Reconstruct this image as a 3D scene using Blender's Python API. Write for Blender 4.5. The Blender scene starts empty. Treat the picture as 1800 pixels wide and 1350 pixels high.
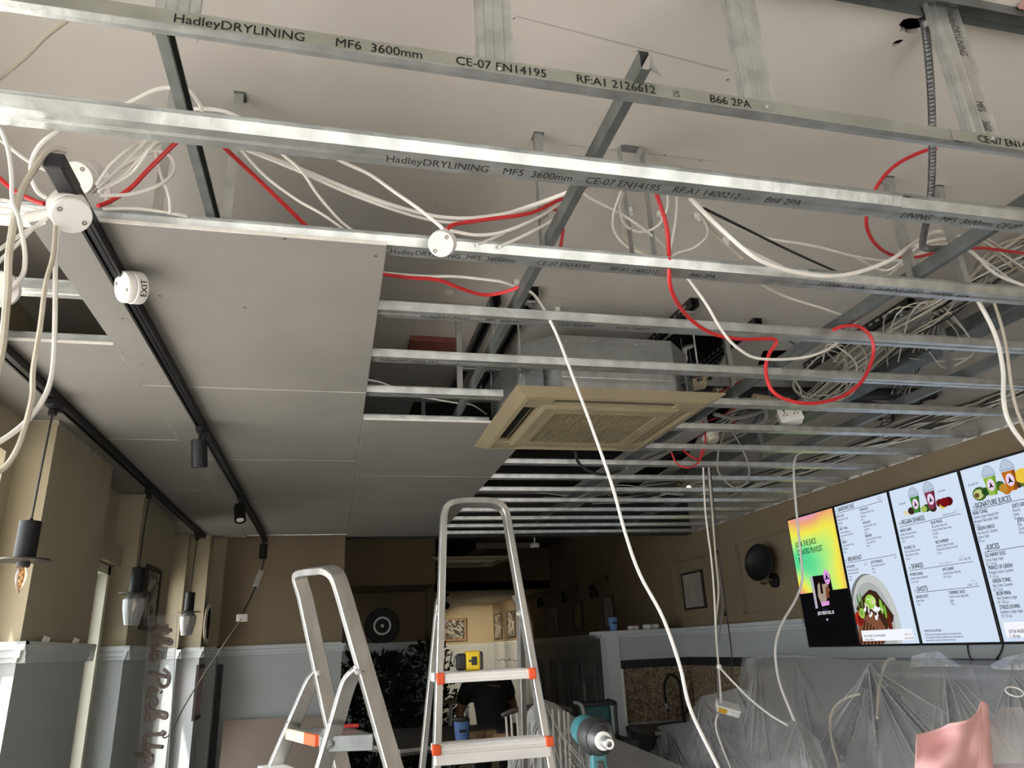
import bpy, bmesh, math, random
from mathutils import Vector, Matrix
from mathutils.geometry import tessellate_polygon
random.seed(7)
SC = bpy.context.scene
COL = SC.collection
PI = math.pi
CZ = 1.7                                  # eye height
# ---------------------------------------------------------------- camera
YAW, PITCH, ROLL, FPX = 0.24767621, 0.34600787, -0.04675619, 1275.2107
fw = Vector((math.sin(YAW), math.cos(YAW), 0)); rt = Vector((math.cos(YAW), -math.sin(YAW), 0)); up = Vector((0, 0, 1))
f2 = fw*math.cos(PITCH) + up*math.sin(PITCH); u2 = -fw*math.sin(PITCH) + up*math.cos(PITCH)
r3 = rt*math.cos(ROLL) + u2*math.sin(ROLL); u3 = -rt*math.sin(ROLL) + u2*math.cos(ROLL)
cam_d = bpy.data.cameras.new('camera'); cam = bpy.data.objects.new('camera', cam_d); COL.objects.link(cam)
M = Matrix((r3, u3, -f2)).transposed().to_4x4(); M.translation = (0, 0, CZ); cam.matrix_world = M
cam_d.sensor_width = 36; cam_d.lens = FPX/1800*36; cam_d.clip_start = .02; cam_d.clip_end = 200
SC.camera = cam
# ---------------------------------------------------------------- sky, sun, exposure
SC.view_settings.view_transform = 'Standard'; SC.view_settings.look = 'None'
SC.view_settings.gamma = 1; SC.view_settings.use_curve_mapping = False
SC.view_settings.exposure = 0.66
W = bpy.data.worlds.new('sky'); SC.world = W; W.use_nodes = True
nt = W.node_tree; bg = nt.nodes['Background']
bg.inputs[0].default_value = (.93, .97, 1, 1); bg.inputs[1].default_value = 4.6
sun_d = bpy.data.lights.new('sun', 'SUN'); sun_d.energy = 9; sun_d.angle = .02; sun_d.color = (1, .95, .87)
sun = bpy.data.objects.new('sun', sun_d); COL.objects.link(sun); sun.rotation_euler = (math.radians(-38), 0, math.radians(158)); sun.location = (-3, -8, 9)
sun.rotation_euler = Vector((.30, .30, -1)).to_track_quat('-Z', 'Y').to_euler()
def portal(name, loc, sx, sy, rot):
    d = bpy.data.lights.new(name, 'AREA'); d.shape = 'RECTANGLE'; d.size = sx; d.size_y = sy; d.energy = 1
    d.cycles.is_portal = True
    o = bpy.data.objects.new(name, d); COL.objects.link(o); o.location = loc; o.rotation_euler = rot
portal('shopfront_daylight', (1.2, -1.75, 1.45), 4.6, 2.4, (math.radians(90), 0, 0))
portal('side_window_daylight', (-1.42, 1.6, 1.4), 2.3, 3.4, (0, math.radians(-90), 0))
portal('tall_window_daylight', (-1.44, 4.67, 1.2), 1.9, .66, (0, math.radians(-90), 0))
portal('far_window_daylight', (-1.44, 6.4, 1.35), 1.9, .5, (0, math.radians(-90), 0))
# ---------------------------------------------------------------- pixel rays on real planes (design measurements, 1800x1350)
EYE = Vector((0, 0, CZ))
def ray(px, py): return r3*(px-900) - u3*(py-675) + f2*FPX
def Uz(px, py, z): d = ray(px, py); return EYE + d*((z-CZ)/d.z)
def Ux(px, py, x): d = ray(px, py); return EYE + d*(x/d.x)
def Uy(px, py, y): d = ray(px, py); return EYE + d*(y/d.y)
# ---------------------------------------------------------------- materials
MATS = {}
def mat(name, col, rough=.6, metal=0, var=.12, scale=6, bump=0, bscale=40, emit=0, alpha=1, trans=0, stretch=None, col2=None, spec=.5, sub=0):
    if name in MATS: return MATS[name]
    m = bpy.data.materials.new(name); m.use_nodes = True; t = m.node_tree; b = t.nodes['Principled BSDF']
    b.inputs['Roughness'].default_value = rough; b.inputs['Metallic'].default_value = metal
    b.inputs['Specular IOR Level'].default_value = spec
    tc = t.nodes.new('ShaderNodeTexCoord'); src = tc.outputs['Object']
    if stretch:
        mp = t.nodes.new('ShaderNodeMapping'); mp.inputs['Scale'].default_value = stretch; t.links.new(src, mp.inputs[0]); src = mp.outputs[0]
    n = t.nodes.new('ShaderNodeTexNoise'); n.inputs['Scale'].default_value = scale; n.inputs['Detail'].default_value = 5; t.links.new(src, n.inputs[0])
    r = t.nodes.new('ShaderNodeValToRGB'); t.links.new(n.outputs[0], r.inputs[0])
    c = Vector(col); d = Vector(col2) if col2 else c*(1-var); e = c if col2 else c*(1+var*.6)
    r.color_ramp.elements[0].position = .35; r.color_ramp.elements[1].position = .68
    r.color_ramp.elements[0].color = (*d, 1); r.color_ramp.elements[1].color = (*[min(1, q) for q in e], 1)
    t.links.new(r.outputs[0], b.inputs['Base Color'])
    if bump:
        n2 = t.nodes.new('ShaderNodeTexNoise'); n2.inputs['Scale'].default_value = bscale; n2.inputs['Detail'].default_value = 3; t.links.new(src, n2.inputs[0])
        bp = t.nodes.new('ShaderNodeBump'); bp.inputs['Strength'].default_value = bump; bp.inputs['Distance'].default_value = .01
        t.links.new(n2.outputs[0], bp.inputs['Height']); t.links.new(bp.outputs[0], b.inputs['Normal'])
    if emit:
        t.links.new(r.outputs[0], b.inputs['Emission Color']); b.inputs['Emission Strength'].default_value = emit
    if trans: b.inputs['Transmission Weight'].default_value = trans
    if alpha < 1: b.inputs['Alpha'].default_value = alpha
    MATS[name] = m; return m
def srgb(r, g, b):
    f = lambda v: (v/255/12.92 if v/255 <= .04045 else ((v/255+.055)/1.055)**2.4)
    return (f(r), f(g), f(b))
galv = mat('galvanised steel', (.52, .54, .54), .36, .75, .22, 14, .08, 60)
galv_dark = mat('dull galvanised steel', (.20, .215, .215), .5, .75, .2, 14, .05, 60)
galv_band = mat('zinc web strip', (.36, .37, .33), .5, .6, .15, 10, .03, 60)
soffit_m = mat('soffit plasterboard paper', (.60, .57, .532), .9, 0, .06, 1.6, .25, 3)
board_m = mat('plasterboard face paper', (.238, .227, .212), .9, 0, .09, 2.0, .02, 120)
plaster_m = mat('gypsum core edge', (.78, .76, .72), .95, 0, .1, 30)
tan_m = mat('tan wall paint', (.245, .19, .118), .75, 0, .08, 1.2, .04, 60)
cream_m = mat('beige pillar paint', (.40, .345, .235), .75, 0, .06, 1.5, .04, 60)
panel_m = mat('pale blue grey wainscot paint', (.47, .505, .51), .6, 0, .06, 1.5, .03, 60)
rail_m = mat('pale dado rail paint', (.58, .62, .63), .5, 0, .05, 2)
upper_m = mat('bare upper plaster', (.42, .40, .37), .9, 0, .12, 2.5, .05, 12)
floor_m = mat('dark timber floor', (.09, .075, .06), .5, 0, .2, 3, stretch=(6, .6, 1))
pave_m = mat('street paving', (.50, .48, .45), .9, 0, .15, 2)
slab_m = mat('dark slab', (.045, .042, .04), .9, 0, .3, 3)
blackm = mat('black powder coat', (.010, .010, .011), .5, 0, .3, 20, spec=.3)
blackp = mat('black plastic', (.02, .02, .022), .5, 0, .3, 20)
whitep = mat('white plastic', (.84, .83, .81), .4, 0, .05, 10)
cabw = mat('white cable sheath', (.86, .84, .80), .45, 0, .07, 9)
cabc = mat('cream cable sheath', (.60, .55, .46), .5, 0, .15, 9)
cabg = mat('grey cable sheath', (.30, .295, .28), .5, 0, .2, 9)
cabk = mat('black cable sheath', (.018, .018, .018), .5, 0, .2, 9)
cabr = mat('red cable sheath', (.62, .03, .035), .4, 0, .15, 9)
inkm = mat('black print', (.02, .02, .02), .7, 0, .2, 90)
alu = mat('worn aluminium', (.62, .61, .59), .32, .85, .2, 12, .05, 40, stretch=(1, 1, .25))
alu_w = mat('bright step aluminium', (.88, .87, .85), .45, .1, .1, 12, stretch=(.3, 1, 1))  # raised towards white to stand in for sunlight on the ladder treads
orange = mat('orange plastic cap', (.85, .10, .02), .45, 0, .1, 10)
# ---------------------------------------------------------------- mesh helpers
class MB:
    def __init__(s): s.v = []; s.f = []
    def add(s, vs, fs):
        o = len(s.v); s.v += [Vector(p) for p in vs]; s.f += [tuple(i+o for i in f) for f in fs]; return s
    def box(s, x0, x1, y0, y1, z0, z1):
        return s.add([(x0,y0,z0),(x1,y0,z0),(x1,y1,z0),(x0,y1,z0),(x0,y0,z1),(x1,y0,z1),(x1,y1,z1),(x0,y1,z1)],
                     [(0,3,2,1),(4,5,6,7),(0,1,5,4),(1,2,6,5),(2,3,7,6),(3,0,4,7)])
    def bbox(s, x0, x1, y0, y1, z0, z1, b):
        bm = bmesh.new(); bmesh.ops.create_cube(bm, size=1)
        for v in bm.verts: v.co = Vector(((x0+x1)/2+v.co.x*(x1-x0), (y0+y1)/2+v.co.y*(y1-y0), (z0+z1)/2+v.co.z*(z1-z0)))
        bmesh.ops.bevel(bm, geom=list(bm.edges), offset=b, segments=2, affect='EDGES', profile=.5)
        bm.verts.index_update(); s.add([v.co.copy() for v in bm.verts], [[q.index for q in f.verts] for f in bm.faces]); bm.free(); return s
    def obox(s, c, ax, ay, az, hx, hy, hz, b=0):          # oriented box
        k = len(s.v); c = Vector(c)
        (s.bbox(-hx, hx, -hy, hy, -hz, hz, b) if b else s.box(-hx, hx, -hy, hy, -hz, hz))
        for i in range(k, len(s.v)): q = s.v[i]; s.v[i] = c + ax*q.x + ay*q.y + az*q.z
        return s
    def prism(s, prof, p0, p1, ax, ay):                   # closed 2D profile swept p0->p1
        n = len(prof); p0 = Vector(p0); p1 = Vector(p1)
        vs = [p + ax*a + ay*b for p in (p0, p1) for a, b in prof]
        fs = [(i, (i+1) % n, n+(i+1) % n, n+i) for i in range(n)]
        tri = tessellate_polygon([[Vector((a, b, 0)) for a, b in prof]])
        fs += [tuple(reversed(t)) for t in tri] + [tuple(n+i for i in t) for t in tri]
        return s.add(vs, fs)
    def tube(s, pts, r, n=8, cap=True, closed=False):
        pts = [Vector(p) for p in pts]; m = len(pts); k = len(s.v); prev = None
        for i, p in enumerate(pts):
            if closed: d = pts[(i+1) % m]-pts[i-1]
            else: d = pts[min(i+1, m-1)]-pts[max(i-1, 0)]
            if d.length < 1e-9: d = Vector((0, 0, 1))
            d.normalize()
            if prev is None:
                a = d.orthogonal().normalized()
            else:
                a = prev - d*prev.dot(d)
                a = a.normalized() if a.length > 1e-6 else d.orthogonal().normalized()
            prev = a; b = d.cross(a); rr = r[i] if isinstance(r, (list, tuple)) else r
            s.v += [p + a*(rr*math.cos(2*PI*j/n)) + b*(rr*math.sin(2*PI*j/n)) for j in range(n)]
        for i in range(m if closed else m-1):
            i2 = (i+1) % m
            s.f += [(k+i*n+j, k+i*n+(j+1) % n, k+i2*n+(j+1) % n, k+i2*n+j) for j in range(n)]
        if cap and not closed:
            s.f.append(tuple(k+j for j in reversed(range(n)))); s.f.append(tuple(k+(m-1)*n+j for j in range(n)))
        return s
    def lathe(s, prof, c, axis=(0, 0, 1), n=24, ax=None):  # prof: (r, h) along axis
        axis = Vector(axis).normalized(); a = (Vector(ax) if ax else axis.orthogonal()).normalized(); b = axis.cross(a); c = Vector(c); k = len(s.v); m = len(prof)
        for r, h in prof: s.v += [c + axis*h + a*(r*math.cos(2*PI*j/n)) + b*(r*math.sin(2*PI*j/n)) for j in range(n)]
        for i in range(m-1): s.f += [(k+i*n+j, k+i*n+(j+1) % n, k+(i+1)*n+(j+1) % n, k+(i+1)*n+j) for j in range(n)]
        if prof[0][0] > 1e-6: s.f.append(tuple(k+j for j in reversed(range(n))))
        if prof[-1][0] > 1e-6: s.f.append(tuple(k+(m-1)*n+j for j in range(n)))
        return s
    def poly(s, pts, nrm, th):                             # flat polygon with thickness
        pts = [Vector(p) for p in pts]; n = len(pts); o = Vector(nrm).normalized()*th
        e1 = (pts[1]-pts[0]).normalized(); e2 = o.normalized().cross(e1)
        tri = tessellate_polygon([[Vector(((p-pts[0]).dot(e1), (p-pts[0]).dot(e2), 0)) for p in pts]])
        fs = [tuple(t) for t in tri] + [tuple(n+i for i in reversed(t)) for t in tri]
        fs += [(i, (i+1) % n, n+(i+1) % n, n+i) for i in range(n)]
        return s.add(pts+[p+o for p in pts], fs)
    def grid(s, rows):                                     # rows of points
        k = len(s.v); m = len(rows[0])
        for r in rows: s.v += [Vector(p) for p in r]
        for i in range(len(rows)-1): s.f += [(k+i*m+j, k+i*m+j+1, k+(i+1)*m+j+1, k+(i+1)*m+j) for j in range(m-1)]
        return s
    def build(s, name, m, parent=None, smooth=False, th=0):
        vs = s.v
        if parent is not None: org = ORG[parent.name]
        else:
            xs = [v.x for v in vs]; ys = [v.y for v in vs]; org = Vector(((min(xs)+max(xs))/2, (min(ys)+max(ys))/2, min(v.z for v in vs)))
        me = bpy.data.meshes.new(name); me.from_pydata([v-org for v in vs], [], s.f)
        bm = bmesh.new(); bm.from_mesh(me); bmesh.ops.recalc_face_normals(bm, faces=bm.faces); bm.to_mesh(me); bm.free()
        if smooth:
            me.polygons.foreach_set('use_smooth', [True]*len(me.polygons))
            me.set_sharp_from_angle(angle=math.radians(42))
        me.materials.append(m)
        o = bpy.data.objects.new(name, me); COL.objects.link(o)
        if parent is not None: o.parent = parent
        else: o.location = org
        ORG[o.name] = org
        if th:
            so = o.modifiers.new('thickness', 'SOLIDIFY'); so.thickness = th; so.offset = 0
        return o
ORG = {}
def tag(o, label, cat, group=None):
    o['label'] = label; o['category'] = cat
    if group: o['group'] = group
    return o
def thing(name, loc, label, cat, group=None):
    o = bpy.data.objects.new(name, None); COL.objects.link(o); o.location = loc; o.empty_display_size = .05
    ORG[o.name] = Vector(loc); return tag(o, label, cat, group)
def struct(o, label=None):
    o['kind'] = 'structure'
    if label: o['label'] = label
    return o
def stuff(o): o['kind'] = 'stuff'; return o
X, Y, Z = Vector((1, 0, 0)), Vector((0, 1, 0)), Vector((0, 0, 1))
def thick(path, t):                                        # open 2D path -> closed thin profile
    n = len(path); nr = []
    for i in range(n):
        a = path[max(i-1, 0)]; b = path[min(i+1, n-1)]; dx, dy = b[0]-a[0], b[1]-a[1]; l = math.hypot(dx, dy) or 1
        nr.append((-dy/l, dx/l))
    return list(path) + [(path[i][0]+nr[i][0]*t, path[i][1]+nr[i][1]*t) for i in reversed(range(n))]
def spline(pts, k=7):
    P = [Vector(p) for p in pts]; out = []
    P = [P[0]*2-P[1]] + P + [P[-1]*2-P[-2]]
    for i in range(1, len(P)-2):
        a, b, c, d = P[i-1:i+3]
        for j in range(k):
            t = j/k; out.append(.5*((2*b)+(c-a)*t+(2*a-5*b+4*c-d)*t*t+(3*b-a-3*c+d)*t**3))
    return out + [P[-2]]
ORD = ['first','second','third','fourth','fifth','sixth','seventh','eighth','ninth','tenth','eleventh','twelfth','thirteenth','fourteenth','fifteenth','sixteenth']
# lettering -> flat mesh pieces
TC = {}
def glyphs(s, bold=0):
    if (s, bold) not in TC:
        cu = bpy.data.curves.new('t', 'FONT'); cu.body = s; cu.size = 1; cu.offset = bold; cu.resolution_u = 3
        o = bpy.data.objects.new('t', cu); COL.objects.link(o)
        dg = bpy.context.evaluated_depsgraph_get(); me = bpy.data.meshes.new_from_object(o.evaluated_get(dg))
        TC[(s, bold)] = ([v.co.copy() for v in me.vertices], [tuple(p.vertices) for p in me.polygons])
        bpy.data.objects.remove(o); bpy.data.curves.remove(cu); bpy.data.meshes.remove(me)
    return TC[(s, bold)]
def put_text(mb, s, org, right, upv, size, sx=1, bold=0):
    v, f = glyphs(s)
    for k in range(3 if bold else 1):
        o = Vector(org)+right*(k*bold*size*1.5)
        mb.add([o+right*(p.x*size*sx)+upv*(p.y*size) for p in v], f)
    return mb
# ================================================================ setting
ZB, ZS, ZBD = 2.731, 3.16, 2.7185       # batten underside, soffit, underside of fixed boards
XR, XL = 3.70, -1.335
struct(MB().box(-1.9, 4.2, -1.8, 18.2, -.12, 0).build('floor', floor_m))
struct(MB().box(-16, -1.6, -1.8, 20, -.2, -.06).build('floor', pave_m))
struct(MB().box(-14, 16, -13, -12, -.1, 10).build('wall_front', mat('added sky-blocking facade', (.22, .19, .16), .9, 0, .2, 1)))  # unseen facade added across the street to block low sky from the room
pv = struct(MB().box(-16, 18, -22, -1.8, -.2, -.06).build('floor', pave_m))
# soffit: one sheet with real holes
def ragged(cx, cy, rx, ry, n, j=.25):
    return [(cx+rx*math.cos(2*PI*i/n)*(1+random.uniform(-j, j)), cy+ry*math.sin(2*PI*i/n)*(1+random.uniform(-j, j))) for i in range(n)]
def sz(px, py): p = Uz(px, py, ZS); return p.x, p.y
holes = []
for px, py, rx, ry, n, j in [(1606,45,.040,.027,17,.24), (1638,44,.014,.02,9,.3), (1580,77,.017,.014,14,.03),
        (1168,273,.006,.005,8,.05), (1232,282,.007,.006,8,.05), (767,365,.007,.006,8,.05), (1122,90,.006,.005,7,.3), (1279,141,.005,.005,7,.2),
        (903,33,.004,.003,6,.2), (1500,206,.004,.004,6,.2), (1468,388,.006,.005,7,.3), (1639,418,.007,.006,8,.1), (1695,463,.006,.005,8,.1), (1345,335,.004,.003,6,.2)]:
    cx, cy = sz(px, py); holes.append(ragged(cx, cy, rx, ry, n, j))
holes.append([(1.66,3.0),(1.98,2.98),(2.10,3.12),(2.02,3.2),(2.2,3.75),(1.95,3.9),(1.72,3.86),(1.60,3.4)])
holes.append([(2.25,3.25),(2.42,3.22),(2.5,3.42),(2.36,3.5)])
holes.append([(.45,4.32),(1.3,4.25),(2.1,4.3),(2.62,4.2),(2.75,5.0),(2.95,5.6),(3.0,6.9),(.45,6.9)])
outer = [(XL-.2,-1.8),(XR+.2,-1.8),(XR+.2,7.15),(XL-.2,7.15)]
def holed(mb, polys, z0, z1):
    tri = tessellate_polygon([[Vector((a, b, 0)) for a, b in p] for p in polys]); flat = [q for p in polys for q in p]; n = len(flat)
    mb.add([(a, b, z0) for a, b in flat]+[(a, b, z1) for a, b in flat], [tuple(t) for t in tri]+[tuple(n+i for i in reversed(t)) for t in tri])
    k = len(mb.v)-2*n; o = 0
    for p in polys:
        m = len(p); mb.f += [(k+o+i, k+o+(i+1) % m, k+n+o+(i+1) % m, k+n+o+i) for i in range(m)]; o += m
    return mb
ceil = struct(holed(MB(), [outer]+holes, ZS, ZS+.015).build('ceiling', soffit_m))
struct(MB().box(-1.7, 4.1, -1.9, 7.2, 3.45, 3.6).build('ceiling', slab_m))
# soffit board joints (slight filled seams)
sm = MB()
for (a, b) in [((690,255),(905,292)),((905,28),(1280,125)),((600,520),(960,545)),((960,520),(1300,580)),((1000,255),(1270,285))]:
    p = Uz(*a, ZS-.0006); q = Uz(*b, ZS-.0006); d = (q-p).normalized(); s_ = Vector((-d.y, d.x, 0))*.0016
    sm.add([p-s_, p+s_, q+s_, q-s_], [(0,1,2,3)])
stuff(sm.build('board_joint', mat('filled joint', (.40, .375, .345), .9), ceil))
# walls
struct(MB().box(XR, XR+.2, -1.9, 18.2, 0, 2.745).build('wall_right', tan_m))
struct(MB().box(XR+.015, XR+.2, -1.9, 7.2, 2.745, 3.45).build('wall_right', upper_m))
struct(MB().box(XR, XR+.2, 7.2, 12.7, 2.745, 3.45).build('wall_right', tan_m))
# ragged plaster lip along the top of the painted wall
lip = MB(); y = 1.2; random.seed(3)
while y < 7.0:
    l = random.uniform(.05, .22); h = random.choice([0, .004, .008, .014, .02])
    if h: lip.add([(XR-.004, y, 2.745), (XR-.004, y+l, 2.745), (XR-.004, y+l*.8, 2.745+h), (XR-.004, y+l*.2, 2.745+h*.8), (XR+.02, y, 2.745), (XR+.02, y+l, 2.745), (XR+.02, y+l*.8, 2.745+h), (XR+.02, y+l*.2, 2.745+h*.8)],
                  [(0,1,2,3),(7,6,5,4),(0,4,5,1),(1,5,6,2),(2,6,7,3),(3,7,4,0)])
    y += l
struct(lip.build('trim_1', plaster_m))
# shopfront side, behind the camera: wall with a wide glazed opening
struct(MB().box(-1.9, 4.2, -2.0, -1.8, 2.65, 3.6).box(-1.9, -1.1, -2.0, -1.8, 0, 2.65).box(3.5, 4.2, -2.0, -1.8, 0, 2.65).box(-1.1, 3.5, -2.0, -1.8, 0, .25).build('wall_front', tan_m))
mu = MB()
for x in (-1.1, .43, 1.97, 3.45): mu.box(x, x+.05, -1.93, -1.87, .25, 2.65)
mu.box(-1.1, 3.5, -1.93, -1.87, .25, .31).box(-1.1, 3.5, -1.93, -1.87, 2.59, 2.65)
struct(mu.build('window_1', mat('dark shopfront frame', (.05, .05, .055), .4)))
# left wall with recesses, side window near the front and a tall window further back
lw = MB()
lw.box(XL-.11, XL, -1.9, -.1, 0, 3.45).box(XL-.11, XL, 3.32, 3.42, 0, 3.45).box(XL-.11, XL, -.1, 3.32, 0, .25).box(XL-.11, XL, -.1, 3.32, 2.55, 3.45)
lw.box(XL-.11, XL, 3.42, 4.34, 0, 3.45).box(XL-.11, XL, 4.98, 6.16, 0, 3.45).box(XL-.11, XL, 4.34, 4.98, 2.26, 3.45).box(XL-.11, XL, 4.34, 4.98, 0, .2).box(XL-.11, XL, 6.66, 7.3, 0, 3.45).box(XL-.11, XL, 6.16, 6.66, 2.3, 3.45).box(XL-.11, XL, 6.16, 6.66, 0, .4)
struct(lw.build('wall_left', cream_m))
def pillar(x1, y0, y1, side):
    o = struct(MB().box(XL-.05, x1, y0, y1, 1.80, 2.80).build('wall_left', cream_m))
    struct(MB().box(XL-.05, x1, y0, y1, 0, 1.72).build('wall_left', panel_m))
    return o
PILL = [(-1.196, 3.42, 4.30), (-1.196, 5.05, 6.10), (-1.20, 6.72, 6.82), (-1.04, 6.80, 7.02), (-.935, 7.0, 7.2)]
for a in PILL: pillar(*a, 0)
for i, (x1, y0, y1) in enumerate(PILL[:2]):     # ragged plaster line where each pillar meets the boards
    rq = MB(); yy = y0; random.seed(20+i)
    while yy < y1:
        l = random.uniform(.04, .14); h = random.uniform(.006, .026); e = min(yy+l, y1); rq.box(x1-.002, x1+.004, yy, e, ZBD-h, ZBD); yy += l
    xx = XL
    while xx < x1: e = min(xx+.05, x1+.004); rq.box(xx, e, y0-.004, y0+.002, ZBD-random.uniform(.004, .014), ZBD); xx += .05
    struct(rq.build('trim_%d' % (50+i), mat('ragged pale plaster', (.42, .39, .34), .9, 0, .2, 20)))
def rail_prof(s=1): return [(0,0),(.012,.004),(.012,.018),(.02,.024),(.02,.046),(.03,.052),(.034,.07),(.034,.082),(0,.082)]
tn = [1]
def rail(p0, p1, out, m=rail_m):
    tn[0] += 1; return struct(MB().prism(rail_prof(), p0, p1, Vector(out), Z).build('trim_%d' % tn[0], m))
for x1, y0, y1 in PILL:
    zr = 1.72
    rail((XL, y0, zr), (x1+.034, y0, zr), (0,-1,0)); rail((x1, y0-.034, zr), (x1, y1, zr), (1,0,0))
    if y0 < 5.5: rail((XL, y1, zr), (x1+.034, y1, zr), (0,1,0))
for y0, y1 in ((3.34, 3.42),):
    rail((XL, y0, 1.72), (XL, y1, 1.72), (1,0,0)); struct(MB().box(XL-.01, XL+.008, y0, y1, 0, 1.72).build('wall_left', panel_m))
# torn paper scraps along the pillar tops / on the rail
# tall window between the first two pillars
wz0, wz1, wy0, wy1 = .20, 2.26, 4.34, 4.98
wf = thing('window_2', (XL, (wy0+wy1)/2, wz0), 'tall narrow white framed window between the first and second pillar', 'window'); struct(wf); del wf['category']
frame_m = mat('cream window frame paint', (.66, .63, .52), .5, 0, .08, 3)
MB().box(XL-.1, XL+.02, wy0, wy0+.05, wz0, wz1).box(XL-.1, XL+.02, wy1-.05, wy1, wz0, wz1).box(XL-.1, XL+.02, wy0, wy1, wz1-.05, wz1).box(XL-.1, XL+.02, wy0, wy1, wz0, wz0+.05).build('window_frame', frame_m, wf)
sa = MB().box(XL-.07, XL-.04, wy0+.05, wy0+.08, wz0, wz1).box(XL-.07, XL-.04, wy1-.08, wy1-.05, wz0, wz1).box(XL-.07, XL-.04, wy0+.05, wy1-.05, wz1-.08, wz1-.05).build('sash', frame_m, wf)
MB().box(XL-.06, XL-.056, wy0+.06, wy1-.06, wz0+.05, wz1-.06).build('pane', mat('window glass', (.9, .95, .95), .03, 0, 0, trans=1), sa)
MB().box(XL-.05, XL+.06, wy0-.02, wy1+.06, 2.27, 2.37).build('window_head', cream_m, wf)
# back-left wall with wainscot, ends at the opening
struct(MB().box(-1.6, .105, 7.10, 7.3, 1.72, 2.80).build('wall_back', tan_m))
struct(MB().box(-1.6, .105, 7.10, 7.3, 0, 1.72).build('wall_back', panel_m))
rail((-.95, 7.10, 1.72), (.14, 7.10, 1.72), (0,-1,0)); rail((.105, 7.066, 1.72), (.105, 7.3, 1.72), (1,0,0))
struct(MB().box(-.925, -.885, 7.06, 7.10, 0, 1.66).build('trim_30', blackp))  # black strip painted in for the shaded gap between panel and corner
# header over the opening to the back room
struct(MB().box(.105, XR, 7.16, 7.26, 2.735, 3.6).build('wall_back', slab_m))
# the back room
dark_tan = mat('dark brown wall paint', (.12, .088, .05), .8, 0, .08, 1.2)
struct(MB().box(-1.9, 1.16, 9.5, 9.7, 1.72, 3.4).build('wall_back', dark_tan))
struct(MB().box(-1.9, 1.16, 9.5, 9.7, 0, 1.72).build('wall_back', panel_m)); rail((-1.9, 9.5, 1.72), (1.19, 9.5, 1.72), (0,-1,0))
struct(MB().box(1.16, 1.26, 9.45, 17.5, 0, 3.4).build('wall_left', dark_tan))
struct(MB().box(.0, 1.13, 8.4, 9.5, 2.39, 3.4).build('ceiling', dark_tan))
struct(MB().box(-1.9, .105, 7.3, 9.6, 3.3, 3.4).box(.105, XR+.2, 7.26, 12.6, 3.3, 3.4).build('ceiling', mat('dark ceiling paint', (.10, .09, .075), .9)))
struct(MB().box(1.2, XR, 12.6, 12.75, 2.62, 3.4).build('wall_back', dark_tan))
struct(MB().box(1.2, XR+.2, 12.6, 17.7, 2.62, 2.75).build('ceiling', mat('far ceiling paint', (.42, .38, .30), .8)))
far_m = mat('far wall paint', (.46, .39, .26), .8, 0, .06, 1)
struct(MB().box(1.2, XR+.2, 17.5, 17.7, 0, 2.75).build('wall_back', far_m))
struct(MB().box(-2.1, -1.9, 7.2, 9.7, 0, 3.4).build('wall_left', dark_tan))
rail((1.2, 17.5, 1.70), (XR, 17.5, 1.70), (0,-1,0)); rail((XR, 8.2, 1.72), (XR, 17.5, 1.72), (-1,0,0))
struct(MB().box(1.2, XR, 17.48, 17.5, 0, 1.70).build('wall_back', panel_m))
wp = struct(MB().box(XR-.015, XR, 8.0, 17.5, 0, 1.72).build('wall_right', panel_m))
# raised wainscot panels along the right wall
for k in range(12):
    y0 = 8.3+k*.75; a, b, c, d = y0, y0+.55, .3, 1.45; m = MB()
    for q in ((a, b, c, c+.03), (a, b, d-.03, d), (a, a+.03, c, d), (b-.03, b, c, d)): m.box(XR-.035, XR-.015, *q)
    m.build('panel_moulding', panel_m, wp)
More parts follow.
